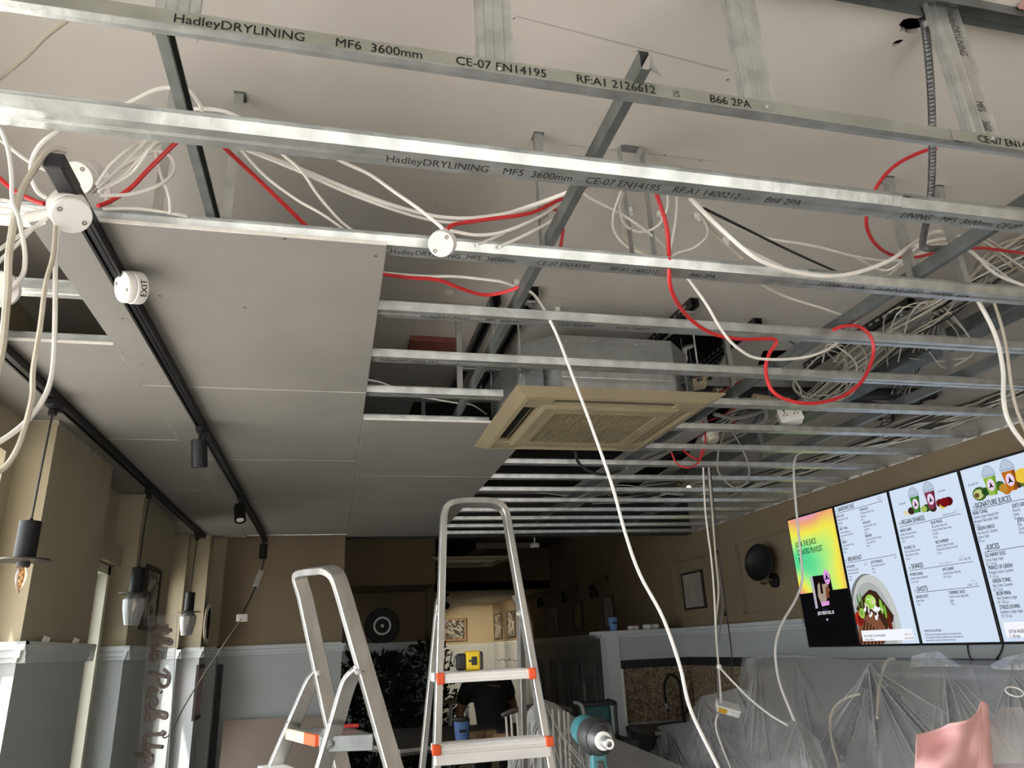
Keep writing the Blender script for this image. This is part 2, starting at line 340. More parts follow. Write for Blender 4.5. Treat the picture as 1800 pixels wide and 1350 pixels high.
# ================================================================ ceiling grid
def batten_mesh(x0, x1, yb0, yb1, z=ZB, lean=.0605):
    path = [(-lean-.008,.026),(-lean,.026),(-lean,.022),(-.056,0),(-.034,0),(-.031,.0015),(-.028,0),(-.025,.0015),(-.022,0),(0,0),(.012,.022),(.010,.026),(.016,.026)]
    return MB().prism(thick(path, .0009), (x0, yb0, z), (x1, yb1, z), Y, Z)
def screws(mb, pts):
    for p in pts: mb.lathe([(.004,0),(.0045,.002),(.002,.004),(.0018,.016),(.0001,.018)], p, (0,0,1), 7)
    return mb
BY = [1.39+.4*k for k in range(15)]
PRIM = [-.325, .575, 1.825, 2.80]
GRP = 'galvanised ceiling battens'
for k, yb in enumerate(BY):
    segs = [(-1.25, 3.62)]
    if k == 0: segs = [(-1.2, 1.43), (1.405, 3.62)]
    if k == 1: segs = [(-1.25, 1.43), (1.40, 3.62)]
    for j, (a, b) in enumerate(segs):
        lab = '%s galvanised ceiling batten counted from the shopfront' % ORD[k]
        if len(segs) > 1: lab += ', long length on the left' if j == 0 else ', overlapping length at the right'
        if k == 4: b = b
        dz = .0022 if j else 0
        if k in (4, 5):          # cut back around the air conditioning cassette
            parts = [(a, .70 if k == 4 else .72), (1.68, b)] if k == 5 else [(a, .70), (1.66, b)]
        else: parts = [(a, b)]
        for q, (a2, b2) in enumerate(parts):
            l2 = lab + ('' if len(parts) == 1 else (', cut short left of the cassette' if q == 0 else ', cut short right of the cassette'))
            t = thing('ceiling_batten', ((a2+b2)/2, yb, ZB-dz), l2, 'batten', GRP)
            batten_mesh(a2, b2, yb, yb, ZB-dz, .068 if k < 2 else .0605).build('channel_section', galv, t)
            sp = [(x, yb-.06, ZB+.024) for x in [p+d for p in PRIM for d in (-.004,)] if a2+.02 < x < b2-.02]
            if k < 9: sp += [(1.9+.22*i+random.uniform(-.05, .05), yb-.052, ZB+.018) for i in range(7) if a2 < 1.9+.22*i < b2] if k > 2 else []
            if sp: stuff(screws(MB(), sp).build('screws', galv, t))
            # stamped print
            if k < 5:
                pr = MB(); zz = ZB-dz-.0004
                def stamp(s, px, py, size=.030, sx=1.0, flip=False):
                    p = Uz(px, py, zz)
                    if flip: put_text(pr, s, (p.x, yb-.045, zz), -X, Y, size, sx)
                    else: put_text(pr, s, (p.x, yb-.014, zz), X, -Y, size, sx)
                if k == 0 and j == 0:
                    for s, px in (('HadleyDRYLINING', 672), ('MF5  3600mm', 873), ('CE-07 EN14195', 1022), ('RF:A1 1400212', 1185), ('UKCA', 1315), ('B66 2PA', 1365)): stamp(s, px, 330, .034 if s != 'UKCA' else .014, .86)
                if k == 0 and j == 1:
                    for s, px in (('LINING', 1562), ('MF5  3600mm', 1640), ('CE-07', 1755)): stamp(s, px, 395, .034, .86)
                if k == 1 and j == 0:
                    for s, px in (('HadleyDRYLINING', 682), ('MF5  3600mm', 815), ('CE-07 EN14195', 942), ('RF:A1 1400212', 1078), ('B66 2PA', 1230)): stamp(s, px, 465, .033, .74)
                if k == 1 and j == 1:
                    for s, px in (('RF:A1 1400210', 1512), ('CE-07 EN14195', 1625), ('MF5  3600mm', 1720)): stamp(s, px, 512, .032, .86, True)
                if k == 2:
                    for s, px in (('HadleyDRYLINING', 735), ('MF5  3600mm', 850), ('CE-07 EN14195', 980), ('RF:A1 1400212', 1088)): stamp(s, px, 570, .031, .66)
                if k == 3 and len(pr.v) == 0: stamp('HadleyDRYLINING  MF5', 665, 640, .031, .7)
                if pr.v: stuff(pr.build('printed_lettering', inkm, t))
# end caps of the row: last perimeter track at the opening
# bulkhead track nearest the camera (vertical printed web) and its studs
for j, (a, b, dz) in enumerate([(-1.25, 1.36, 0), (1.33, 3.62, -.0015)]):
    t = thing('bulkhead_track', ((a+b)/2, 1.08, ZB), 'printed galvanised bulkhead track nearest the camera' + (', long left length' if j == 0 else ', overlapping right length'), 'metal track', 'bulkhead tracks')
    ya = 1.062+.011*(a+.57); yb_ = 1.062+.011*(b+.57)
    MB().prism(thick([(0, .034), (0, 0)], .001), (a, ya+dz, ZB), (b, yb_+dz, ZB), Y, Z).build('web', galv_band, t)
    MB().prism(thick([(-.001, -.0005), (.012, -.0015), (.024, 0), (.024, .004)], .001), (a, ya+dz, ZB), (b, yb_+dz, ZB), Y, Z).prism(thick([(-.002,.002),(-.003,-.001),(.001,-.001)], .001), (a, ya+dz, ZB), (b, yb_+dz, ZB), Y, Z).build('lower_flange', galv, t)
    pr = MB()
    if j == 0:
        for s, px, py in (('HadleyDRYLINING', 305, 42), ('MF6  3600mm', 588, 84), ('CE-07 EN14195', 800, 118), ('RF:A1 2126612', 1013, 152), ('B66 2PA', 1250, 186)):
            p = Uy(px, py+4, 1.075); yy = 1.062+.011*(p.x+.57)-.0008; put_text(pr, s, (p.x, yy, ZB+.0075), X+Y*.011, Z, .028, .98, .006)
        p = Uy(1184, 170, 1.075); put_text(pr, 'UK', (p.x, 1.062+.011*(p.x+.57)-.0008, ZB+.016), X, Z, .011); put_text(pr, 'CA', (p.x, 1.062+.011*(p.x+.57)-.0008, ZB+.007), X, Z, .011)
    else:
        p = Uy(1724, 256, 1.08); put_text(pr, 'CE-07 EN14195', (p.x, 1.062+.011*(p.x+.57)-.0024, ZB+.0075), X+Y*.011, Z, .028, .98, .006)
    stuff(pr.build('printed_lettering', inkm, t))
stud_lab = ['vertical galvanised stud at the top left above the printed track', 'vertical galvanised stud above the middle of the printed track', 'vertical galvanised stud right of the middle above the printed track', 'printed vertical galvanised stud at the top right beside the ceiling hole']
for k, (pl, pr_, py) in enumerate([(272, 352, 15), (838, 903, 110), (1308, 1364, 187), (1702, 1757, 242)]):
    a = Uy(pl, py, 1.087); b = Uy(pr_, py, 1.087); x0 = a.x; w = b.x-a.x
    t = thing('vertical_stud', (x0+w/2, 1.1, ZB+.004), stud_lab[k], 'stud', 'bulkhead studs')
    prof = [(0,.016),(0,.001),(w*.08,.004),(w*.22,.004),(w*.26,0),(w*.46,0),(w*.5,.0016),(w*.54,0),(w*.74,0),(w*.78,.004),(w*.92,.004),(w,.001),(w,.016)]
    MB().prism(thick(prof, .0009), (x0, 1.0835, ZB+.003), (x0, 1.0835, ZS), X, Y).build('channel_section', galv, t)
    s_ = MB().lathe([(.0048,0),(.0048,.002),(.002,.003)], (x0+w*.55, 1.072, ZB+.012), (0,-1,0), 8); s_.build('screw', galv, t)
    if k == 3:
        p = MB(); put_text(p, 'HadleyDRYLINING', (x0+w*.55, 1.0825, Uy(1690,22,1.083).z), -Z, X, .030, .60); put_text(p, 'MF5', (x0+w*.55, 1.0825, Uy(1722,178,1.083).z), -Z, X, .030, .60); put_text(p, '3600', (x0+w*.55, 1.0825, Uy(1730,212,1.083).z), -Z, X, .030, .50)
        stuff(p.build('printed_lettering', inkm, t))
t = thing('soffit_track', (2.4, 1.07, ZS-.03), 'galvanised head track fixed to the soffit in the top right corner', 'metal track')
MB().prism(thick([(0,-.028),(0,0),(.05,0),(.05,-.028)], -.001), (.9, 1.055, ZS-.0005), (3.6, 1.055, ZS-.0005), Y, Z).build('channel_section', galv_dark, t)
tag(MB().bbox(1.62, 2.1, .90, 1.05, ZS-.014, ZS-.001, .003).build('pink_board_offcut', mat('pink board', (.55, .33, .30), .9)), 'pink board strip fixed above the head track, top right corner', 'board')
# primary channels
plab = ['dark primary channel on the left, between the bulkhead track and the fixed boards', 'dark primary channel crossing the battens left of the air conditioner', 'dark primary channel crossing the battens right of the air conditioner', 'dark primary channel crossing the battens nearest the menu screens']
for k, x in enumerate(PRIM):
    y0 = [1.10, 1.035, 1.30, 1.35][k]
    t = thing('primary_channel', (x, 4, ZB+.027), plab[k], 'channel', 'primary ceiling channels')
    s = 1 if k < 2 else 1
    path = [(.019*s,.006),(.019*s,0),(0,0),(0,.045),(.019*s,.045),(.019*s,.039)]
    MB().prism(thick(path, .001), (x-.02, y0, ZB+.0275), (x-.02, 7.0, ZB+.0275), X, Z).build('channel_section', galv_dark, t)
    if k == 1: MB().poly([(x+.0, 1.04, ZB+.03), (x+.035, 1.055, ZB+.034), (x+.035, 1.07, ZB+.062), (x+.005, 1.04, ZB+.072)], (0,-1,0), .001).build('bent_flange', galv, t)
# strap hangers
def hanger(x, y, z0, z1, lab, w=.024, lean=(0,0), name='strap_hanger'):
    t = thing(name, (x, y, z0), lab, 'hanger', 'ceiling strap hangers')
    L = thick([(0, w), (0, 0), (w, 0)], .0012); d = Vector((lean[0], lean[1], z1-z0)).normalized()
    MB().prism(L, (x, y, z0), (x+lean[0], y+lean[1], z1), X, Y).build('strap', galv, t)
    q = Vector((x+lean[0], y+lean[1], z1)); MB().box(q.x-.002, q.x+w+.004, q.y-.004, q.y+.036, z1-.003, z1).lathe([(.007,-.003),(.007,-.007),(.004,-.012)], (q.x+.012, q.y+.02, z1), (0,0,1), 8).build('fixing_foot', galv_dark, t)
    return t
for a, lab in [((-.475,1.72), 'strap hanger behind the left primary channel, upper left'), ((-.31,1.715), 'strap hanger right of the left primary channel, upper left'),
               ((.545,1.73), 'strap hanger with a bent foot left of the middle primary channel'), ((1.80,1.735), 'strap hanger behind the loop of red cable'),
               ((2.02,1.75), 'strap hanger beside the steel conduit'), ((.50,2.95), 'pale strap hanger left of the air conditioner'), ((1.84,2.95), 'strap hanger right of the air conditioner'),
               ((2.80,2.62), 'strap hanger above the right primary channel near the menu screens'), ((.50,4.3), 'strap hanger behind the air conditioner on its left'), ((1.86,4.4), 'strap hanger behind the air conditioner on its right'), ((2.83,4.3), 'strap hanger above the lit menus, far one')]:
    hanger(a[0], a[1], ZB+.03, 3.45 if a[1] > 4.2 and a[0] < 2.6 else ZS, lab)
# broad loop bracket beside the middle channel
t = thing('loop_bracket', (.87, 1.75, ZB+.03), 'broad bent strap bracket right of the middle primary channel', 'hanger')
MB().prism(thick([(-.03,-.40),(-.035,0),(-.022,.003),(.028,.003),(.04,-.01),(.04,-.41)], .0012), (.86,1.735,ZS-.006), (.86,1.765,ZS-.006), X, Z).build('strap', galv, t)
# ================================================================ fixed plasterboards
lower = bpy.data.objects.new('ceiling', None); COL.objects.link(lower); ORG[lower.name] = Vector((0,0,0)); struct(lower, 'fixed grey plasterboards of the lower ceiling')
def board(x0, x1, y0, y1):
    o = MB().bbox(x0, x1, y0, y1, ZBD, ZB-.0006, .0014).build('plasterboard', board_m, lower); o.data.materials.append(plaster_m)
    for p in o.data.polygons:
        if abs(p.normal.z) < .5: p.material_index = 1
    return o
g = .0014
XA, XB, XC = -.752, .110, .962
ys = [1.715, 2.915, 4.085, 5.28, 6.475, 6.80]
for a, b in zip(ys[:-1], ys[1:]): board(XA+g, XB-g, a+g, b-g)
ys = [3.29, 4.455, 5.66, 6.98]
for a, b in zip(ys[:-1], ys[1:]): board(XB+g, XC, a+g, b-g)
ys = [2.51, 3.71, 4.91, 6.11, 6.95]
for a, b in zip(ys[:-1], ys[1:]): board(XL+.14 if 0 else XL, XA-g, a+g, b-g) if False else board(-1.33, XA-g, a+g, b-g)
# white jointing edge left proud at the front of the first board
MB().box(XA+.01, XB-.004, 1.7138, 1.7152, ZBD+.001, ZB-.002).build('board_edge', plaster_m, lower)
sc = MB()
for px, py in [(500,420),(660,450),(280,520),(290,640),(430,540),(640,640),(600,700),(300,760),(560,790),(420,820),(610,850),(330,700),(430,870),(250,640),(215,560)]:
    p = Uz(px, py, ZBD); sc.lathe([(.0045,0),(.002,.001),(.0001,.0015)], p-Z*.0006, (0,0,1), 7)
stuff(sc.build('screw_heads', galv_dark, lower))
# ================================================================ light tracks, spotlights, pendants
def track(x, y0, y1, z0, lab):
    t = thing('light_track', (x, (y0+y1)/2, z0), lab, 'light track')
    w = .018
    prof = [(-w,0),(-.011,0),(-.011,.012),(-.006,.012),(-.006,.004),(.006,.004),(.006,.012),(.011,.012),(.011,0),(w,0),(w,.030),(.014,.034),(-.014,.034),(-w,.030)]
    MB().prism(prof, (x, y0, z0), (x, y1, z0), X, Z).build('rail', blackm, t)
    MB().bbox(x-w-.001, x+w+.001, y0-.012, y0+.10, z0-.002, z0+.035, .004).build('end_feed', blackp, t)
    return t
ZT = ZBD-.035
track(-.602, 1.46, 7.02, ZT, 'long black light track running the length of the boards, free end by the junction boxes')
track(-1.092, 2.42, 6.75, ZT, 'black light track along the left wall above the pendant lamps')
def spot(x, y, z, d, lab, lens=False, L=.125, r=.034):
    t = thing('track_spotlight', (x, y, z-.15), lab, 'spotlight', 'black track spotlights')
    MB().bbox(x-.016, x+.016, y-.05, y+.05, ZT-.022, ZT+.002, .004).build('adapter', blackm, t)
    MB().tube([(x, y, ZT-.02), (x, y, z+.01)], .008, 8).build('stem', blackm, t)
    d = Vector(d).normalized(); c = Vector((x, y, z))-d*(L*.25)
    MB().lathe([(.0, 0), (r-.003, 0), (r, .003), (r, L-.002), (r-.004, L), (r-.005, L-.02), (.001, L-.022)], c, d, 24).build('barrel', blackm, t, True)
    if lens: MB().lathe([(.0, 0), (r*.62, .001), (r*.66, .008), (.001, .012)], c+d*(L-.015), d, 16).build('lens', mat('spot lens', (.75, .75, .72), .15, 0, .05), t, True)
    return t
spot(-.602, 3.38, 2.60, (.08, .22, -1), 'black track spotlight nearest the camera, barrel pointing down')
spot(-.602, 4.98, 2.61, (.12, -.35, -.75), 'second black track spotlight, tilted with its pale lens showing', True, .12, .036)
spot(-.602, 6.85, 2.61, (0, 0, -1), 'third black track spotlight at the far end of the track')
glass_amber = mat('amber bulb glass', (.95, .62, .35), .05, 0, .1, trans=.9)
smoke_glass = mat('ribbed smoked glass', (.60, .60, .60), .12, 0, .35, 60, trans=.65, stretch=(1, 1, .03))
brass = mat('dark brass', (.20, .16, .10), .4, .8)
def pendant(x, y, ztop, zc1, zc0, zd, lab, shade, k=1.0):
    t = thing('pendant_lamp', (x, y, zd-.2), lab, 'pendant lamp', 'black pendant lamps')
    MB().bbox(x-.018, x+.018, y-.055, y+.055, ZT-.03, ZT+.001, .005).lathe([(.016, 0), (.016, .02), (.012, .024)], (x, y, ZT-.054), (0,0,1), 14).build('track_adapter', blackm, t)
    MB().tube(spline([(x, y, ZT-.05), (x-.006, y+.004, (ZT+zc1)/2), (x-.008, y, zc1)], 6), .004, 7).build('cord', cabk, t)
    x2 = x-.008
    MB().lathe([(.004, zc1+.012), (.012, zc1), (.036*k, zc1-.001), (.036*k, zc0), (.02, zc0-.001)], (x2, y, 0), (0,0,1), 28).build('barrel', blackm, t, True)
    MB().lathe([(.03, zd+.006), (.088, zd+.003), (.09, zd), (.088, zd-.003), (.03, zd-.006)], (x2, y, 0), (0,0,1), 40).build('disc', mat('dark bronze disc', (.10, .095, .085), .35, .7), t, True)
    MB().lathe([(.022, zd-.002), (.022, zd-.022), (.014, zd-.026)], (x2, y, 0), (0,0,1), 20).build('lamp_holder', blackp, t, True)
    b = MB().lathe([(.0001, zd-.118), (.006, zd-.108), (.014, zd-.085), (.0185, zd-.06), (.017, zd-.045), (.011, zd-.026)], (x2, y, 0), (0,0,1), 20).build('bulb', glass_amber, t, True)
    MB().tube([(x2+.004*math.cos(a), y+.004*math.sin(a), zd-.04-.05*(i/14)) for i, a in enumerate([q*1.1 for q in range(14)])], .001, 5).build('filament', mat('filament', (1, .55, .2), .5, emit=.6), b)
    if shade:
        MB().lathe([(.035, zd-.004), (.062, zd-.035), (.058, zd-.09), (.040, zd-.175), (.036, zd-.175), (.054, zd-.09), (.057, zd-.037), (.031, zd-.006)], (x2, y, 0), (0,0,1), 36).build('glass_shade', smoke_glass, t, True)
    return t
pendant(-1.092, 3.05, 0, 2.215, 2.075, 2.072, 'black pendant lamp nearest the camera with a bare amber candle bulb', False, 1.0)
pendant(-1.092, 4.72, 0, 2.225, 2.085, 2.080, 'middle black pendant lamp with a ribbed smoked glass shade', True)
pendant(-1.092, 6.46, 0, 2.215, 2.075, 2.065, 'far black pendant lamp with a ribbed smoked glass shade', True)
# ================================================================ air conditioning cassette
acm = mat('yellowed cassette plastic', (.33, .275, .175), .5, 0, .12, 3)
acm2 = mat('yellowed grille plastic', (.27, .225, .14), .55, 0, .1, 4)
voidm = mat('dark interior shade', (.01, .01, .01), .9)
galvac = mat('cassette casing steel', (.33, .345, .345), .5, .6, .12, 6, .03, 60)
ax0, ax1, ay0, ay1, az = .712, 1.672, 2.742, 3.70, 2.682
def cassette(ax0, ax1, ay0, ay1, az, lab, body=True):
    t = thing('air_conditioner', ((ax0+ax1)/2, (ay0+ay1)/2, az), lab, 'air conditioner')
    def ring(o, i, z0, z1):   # bevelled square ring: outer half-size, inner, z
        return o
    cx, cy, h = (ax0+ax1)/2, (ay0+ay1)/2, (ax1-ax0)/2
    def sq(r, z): return [(cx-r, cy-r, z), (cx+r, cy-r, z), (cx+r, cy+r, z), (cx-r, cy+r, z)]
    def rings(levels):
        mb = MB(); vs = []; fs = []
        for r, z in levels: vs += sq(r, z)
        for i in range(len(levels)-1): fs += [(i*4+j, i*4+(j+1) % 4, (i+1)*4+(j+1) % 4, (i+1)*4+j) for j in range(4)]
        return mb.add(vs, fs)
    rings([(h-.01, az+.036), (h, az+.034), (h, az+.028), (h-.055, az+.003), (h-.075, az), (h-.078, az+.03), (h-.012, az+.034), (h-.01, az+.036)]).build('outer_frame', acm, t)
    # four outlet strips with slots, corner blocks
    for k in range(4):
        rot = Matrix.Rotation(k*PI/2, 4, 'Z'); c = Vector((cx, cy, 0))
        def tr(mb):
            for i in range(len(mb.v)): mb.v[i] = rot @ mb.v[i] + c
            return mb
        a, b = h-.078, h-.158
        tr(MB().box(-a, -.29, -a, -b, az+.002, az+.03).box(.29, b, -a, -b, az+.002, az+.03).box(-.29, .29, -b-.012, -b, az+.002, az+.03)).build('outlet_frame', acm, t)
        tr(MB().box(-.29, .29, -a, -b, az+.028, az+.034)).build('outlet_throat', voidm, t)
        lo = (-a+.034, -b-.026)
        q = MB().add([(-.285, lo[0]+.006, az+.004), (.285, lo[0]+.006, az+.004), (.285, lo[1], az+.020), (-.285, lo[1], az+.020), (-.285, lo[0]+.006, az+.008), (.285, lo[0]+.006, az+.008), (.285, lo[1], az+.024), (-.285, lo[1], az+.024)], [(0,3,2,1),(4,5,6,7),(0,1,5,4),(1,2,6,5),(2,3,7,6),(3,0,4,7)])
        tr(q).build('louvre', acm2, t)
    g1 = h-.158
    rings([(g1+.004, az+.03), (g1+.004, az-.004), (g1-.012, az-.010), (g1-.05, az-.010), (g1-.052, az-.007), (g1-.054, az-.010), (g1-.075, az-.010), (g1-.078, az+.02)]).build('grille_frame', acm, t)
    g2 = g1-.076
    MB().box(cx-g2, cx+g2, cy-g2, cy+g2, az+.016, az+.02).build('filter', voidm, t)  # black sheet stands in for the shade between the slats
    n = 34
    s0 = MB().add([(-.003, -g2, 0), (.003, -g2, 0), (.003, g2, 0), (-.003, g2, 0), (-.002, -g2, .016), (.004, -g2, .016), (.004, g2, .016), (-.002, g2, .016)], [(0,3,2,1),(4,5,6,7),(0,1,5,4),(1,2,6,5),(2,3,7,6),(3,0,4,7)])
    me = bpy.data.meshes.new('grille_slat'); me.from_pydata(s0.v, [], s0.f); me.materials.append(acm2)
    for i in range(n):
        o = bpy.data.objects.new('grille_slat', me); COL.objects.link(o); o.parent = t; o.location = Vector((cx-g2+(i+.5)*2*g2/n, cy, az-.008))-ORG[t.name]
    if body:
        hb, ch, z0, z1 = .42, .145, az+.036, az+.30
        oc = [(-hb+ch,-hb),(hb-ch,-hb),(hb,-hb+ch),(hb,hb-ch),(hb-ch,hb),(-hb+ch,hb),(-hb,hb-ch),(-hb,-hb+ch)]
        MB().prism([(a, b) for a, b in oc], (cx, cy, z0), (cx, cy, z1), X, Y).build('casing', galvac, t)
        m = MB()
        for z in (z0+.012, z0+.062): m.bbox(cx-hb+ch+.012, cx+hb-ch-.012, cy-hb-.007, cy-hb+.01, z, z+.035, .003)
        m.build('pressed_rib', galv, t)
        m = MB()
        for xa, xb, za, zb in ((-.18,-.07,.175,.225), (-.06,.07,.175,.23), (.08,.19,.175,.225)):
            for bx in ((xa,xb,zb,zb+.003), (xa,xa+.003,za,zb), (xb-.003,xb,za,zb)): m.box(cx+bx[0], cx+bx[1], cy-hb-.002, cy-hb, z0+bx[2], z0+bx[3])
        m.tube([(cx+.06*math.cos(q*PI/10), cy-hb-.001, z0+.235+.022*math.sin(q*PI/10)) for q in range(11)], .002, 5)
        stuff(m.build('embossed_outline', galvac, t))
        m = MB()
        for xx, zz in ((-.23,.235),(-.14,.25),(-.1,.24),(.1,.235),(.14,.24),(.19,.25),(.25,.22),(-.2,.12),(.24,.12),(-.05,.12)): m.lathe([(.005,0),(.005,.003),(.001,.004)], (cx+xx, cy-hb, z0+zz), (0,-1,0), 7)
        stuff(m.build('casing_screws', galv, t))
        for sx in (-1, 1):
            d = Vector((sx, -1, 0)).normalized(); e = Vector((1, sx, 0)).normalized(); c = Vector((cx+sx*(hb-ch/2), cy-hb+ch/2, z0+.075))
            m = MB().obox(c+d*.03, e, d, Z, .045, .004, .05).obox(c+d*.012, e, d, Z, .045, .02, .004).obox(c+d*.055+Z*.04, e, d, Z, .04, .03, .003)
            m.build('hanging_bracket', galv_dark, t)
    return t
cassette(ax0, ax1, ay0, ay1, az, 'open beige four way ceiling air conditioner in the middle of the grid')
cassette(1.05, 1.95, 8.1, 9.0, 2.62, 'second dim ceiling air conditioner in the back room', False)
# slotted strut rails on the soffit with threaded rods
def strut(x, y0, y1, lab, tilt=0):
    t = thing('slotted_strut', (x, (y0+y1)/2, ZS-.042), lab, 'strut rail', 'slotted strut rails')
    w = .021
    prof = [(-w,0),(-w,-.041),(-.011,-.041),(-.011,-.034),(-.013,-.034),(-.013,-.038),(-w+.003,-.038),(-w+.003,-.003),(w-.003,-.003),(w-.003,-.038),(.013,-.038),(.013,-.034),(.011,-.034),(.011,-.041),(w,-.041),(w,0)]
    MB().prism(prof, (x, y0, ZS-.001), (x+tilt, y1, ZS-.001), X, Z).build('rail', mat('dark strut steel', (.05,.05,.05), .45, .5), t)
    m = MB(); yy = y0+.05
    while yy < y1-.03:
        q = x+tilt*(yy-y0)/(y1-y0); m.bbox(q-w-.0012, q-w+.001, yy, yy+.026, ZS-.027, ZS-.014, .0005); yy += .05
    stuff(m.build('slots', galv, t))
    m = MB()
    for yy in (y0+.07,):
        m.bbox(x-.02, x+.02, yy-.02, yy+.02, ZS-.052, ZS-.041, .002).lathe([(.011,0),(.011,.010)], (x, yy, ZS-.064), (0,0,1), 6)
    m.build('clamp_nut', galv, t)
    return t
strut(.655, 2.80, 4.1, 'black slotted strut on the soffit left of the cassette rods')
strut(.80, 2.70, 3.95, 'black slotted strut on the soffit beside the cassette casing')
strut(1.56, 2.70, 4.0, 'black slotted strut right of the cassette casing')
strut(1.98, 2.86, 4.0, 'black slotted strut over the red cable loop')
strut(2.60, 2.55, 3.4, 'short black slotted strut near the grey cable bundle', .02)
for x, y, z0, lab in [(.765,2.86,2.80,'threaded rod holding the near left corner of the cassette'), (1.62,2.86,2.80,'threaded rod holding the near right corner of the cassette'), (.80,3.62,2.80,'threaded rod at the far left corner of the cassette'), (1.585,3.62,2.80,'threaded rod at the far right corner of the cassette'), (.655,2.88,2.95,'short threaded rod left of the cassette')]:
    m = MB(); n = 0; pr = []
    while z0+n*.006 < ZS-.04: pr += [(.0042, z0+n*.006), (.0052, z0+n*.006+.003)]; n += 1
    t = thing('threaded_rod', (x, y, z0), lab, 'rod', 'threaded rods'); m.lathe(pr, (x, y, 0), (0,0,1), 8).build('rod', galv, t)
    MB().lathe([(.010,0),(.010,.009)], (x, y, z0+.012), (0,0,1), 6).lathe([(.015,0),(.015,.002)], (x, y, z0+.021), (0,0,1), 12).build('nut', galv_dark, t)
# cross bar between the struts
tag(MB().obox(((.655+.80)/2, 3.55, ZS-.06), X, Y, Z, .14, .018, .012, .004).build('cross_bar', galv), 'short steel cross bar between the two struts left of the cassette', 'bracket')
p = Uz(760, 605, ZS)
tag(MB().bbox(p.x-.12, p.x+.13, p.y-.10, p.y+.12, ZS-.028, ZS-.001, .002).build('patch_board', mat('red backed patch board', (.24, .075, .06), .85, 0, .15, 8)), 'red brown square patch board on the soffit left of the cassette', 'board')
# steel conduit dropping from the ceiling hole
p = Uz(1634, 50, ZS)
p = Uz(1627, 54, ZS); q = Uy(1635, 352, 1.46); r_ = Uy(1622, 425, 1.60)
cp = [Vector((p.x, p.y, ZS+.06)), p, p.lerp(q, .33)+X*.012, p.lerp(q, .67)+X*.012, q, r_, Uy(1630, 437, 1.63), Uy(1662, 436, 1.66)]
t = thing('flexible_conduit', (p.x, p.y, 2.7), 'grey braided steel conduit dropping from the ragged ceiling hole', 'conduit')
pts = spline(cp, 30); MB().tube(pts, [.0095+.0011*(i % 2) for i in range(len(pts))], 10).build('conduit_hose', mat('braided conduit', (.17, .175, .18), .45, .6, .3, 60), t)
t = thing('suspended_pipe', (1.75, 3.2, 2.95), 'stub of white plastic condensate pipe right of the cassette', 'pipe')
MB().tube(spline([Uy(1203,645,3.2), Uy(1203,620,3.2), Uy(1205,612,3.22), Uy(1215,608,3.3)], 5), .013, 10).build('pipe_run', whitep, t, True)
MB().lathe([(.017,-.012),(.017,.012)], Uy(1203,630,3.2), (0,0,1), 12).build('pipe_socket', whitep, t, True)
lagm = mat('cream pipe lagging', (.50, .43, .28), .85, 0, .2, 14, .3, 25)
t = thing('insulated_pipework', Uy(1210,676,3.15), 'wrapped cream insulated pipes hung beside the cassette', 'pipework')
for k, (px0, py0, px1, py1, r) in enumerate([(1180,680,1235,672,.036), (1195,664,1242,661,.018), (1255,690,1285,694,.03), (1325,700,1385,708,.03)]):
    yy = 3.15+.12*k; q = [Uy(px0,py0,yy), Uy((px0+px1)/2,(py0+py1)/2+1,yy), Uy(px1,py1,yy)]
    MB().tube(spline(q, 5), r, 12).build('insulated_pipe', lagm, t, True); MB().tube([q[1]+Z*r, (q[1].x, q[1].y, ZS)], .003, 5).build('hanger_wire', galv, t)
# small fixings on the soffit
for k, (px, py, lab) in enumerate([(908,492,'white cable clip on the soffit left of the strut'), (980,540,'hooked white clip on the soffit right of the strut'), (790,513,'round washer fixing on the soffit left of the red cable'), (1105,365,'white cable clip on the soffit under the middle batten'), (1160,372,'white cable clip beside the hanging red cable'), (1275,418,'white cable clip above the third batten'), (1225,375,'white cable clip at the fan of white cables')]):
    p = Uz(px, py, ZS); m = MB().bbox(p.x-.012, p.x+.012, p.y-.008, p.y+.008, ZS-.02, ZS, .003).tube([p+Vector((0,0,-.02)), p+Vector((.006,0,-.03)), p+Vector((.014,0,-.024))], .004, 6)
    if k == 2: m = MB().lathe([(.02,0),(.022,-.004),(.006,-.005),(.006,-.012)], p, (0,0,1), 16)
    tag(m.build('cable_clip', whitep), lab, 'clip', 'soffit fixings')
# ================================================================ cables
def cpts(pts, mode, a, b):
    out = []; n = len(pts)-1
    for i, q in enumerate(pts):
        t = i/n; v = a+(b-a)*t
        if len(q) > 3: out.append(Uz(q[0], q[1], q[3])); continue
        if len(q) > 2: v = q[2]
        out.append((Uz if mode == 'z' else Uy)(q[0], q[1], v))
    return out
def cable(lab, pts, mode, a, b, r=.0045, m=None, group=None, name='cable', k=7, n=7):
    o = MB().tube(spline(cpts(pts, mode, a, b), k), r, n).build(name, m or cabw, smooth=True)
    return tag(o, lab, 'cable', group)
GC = 'white cables in the open ceiling'
W_, R_ = cabw, cabr
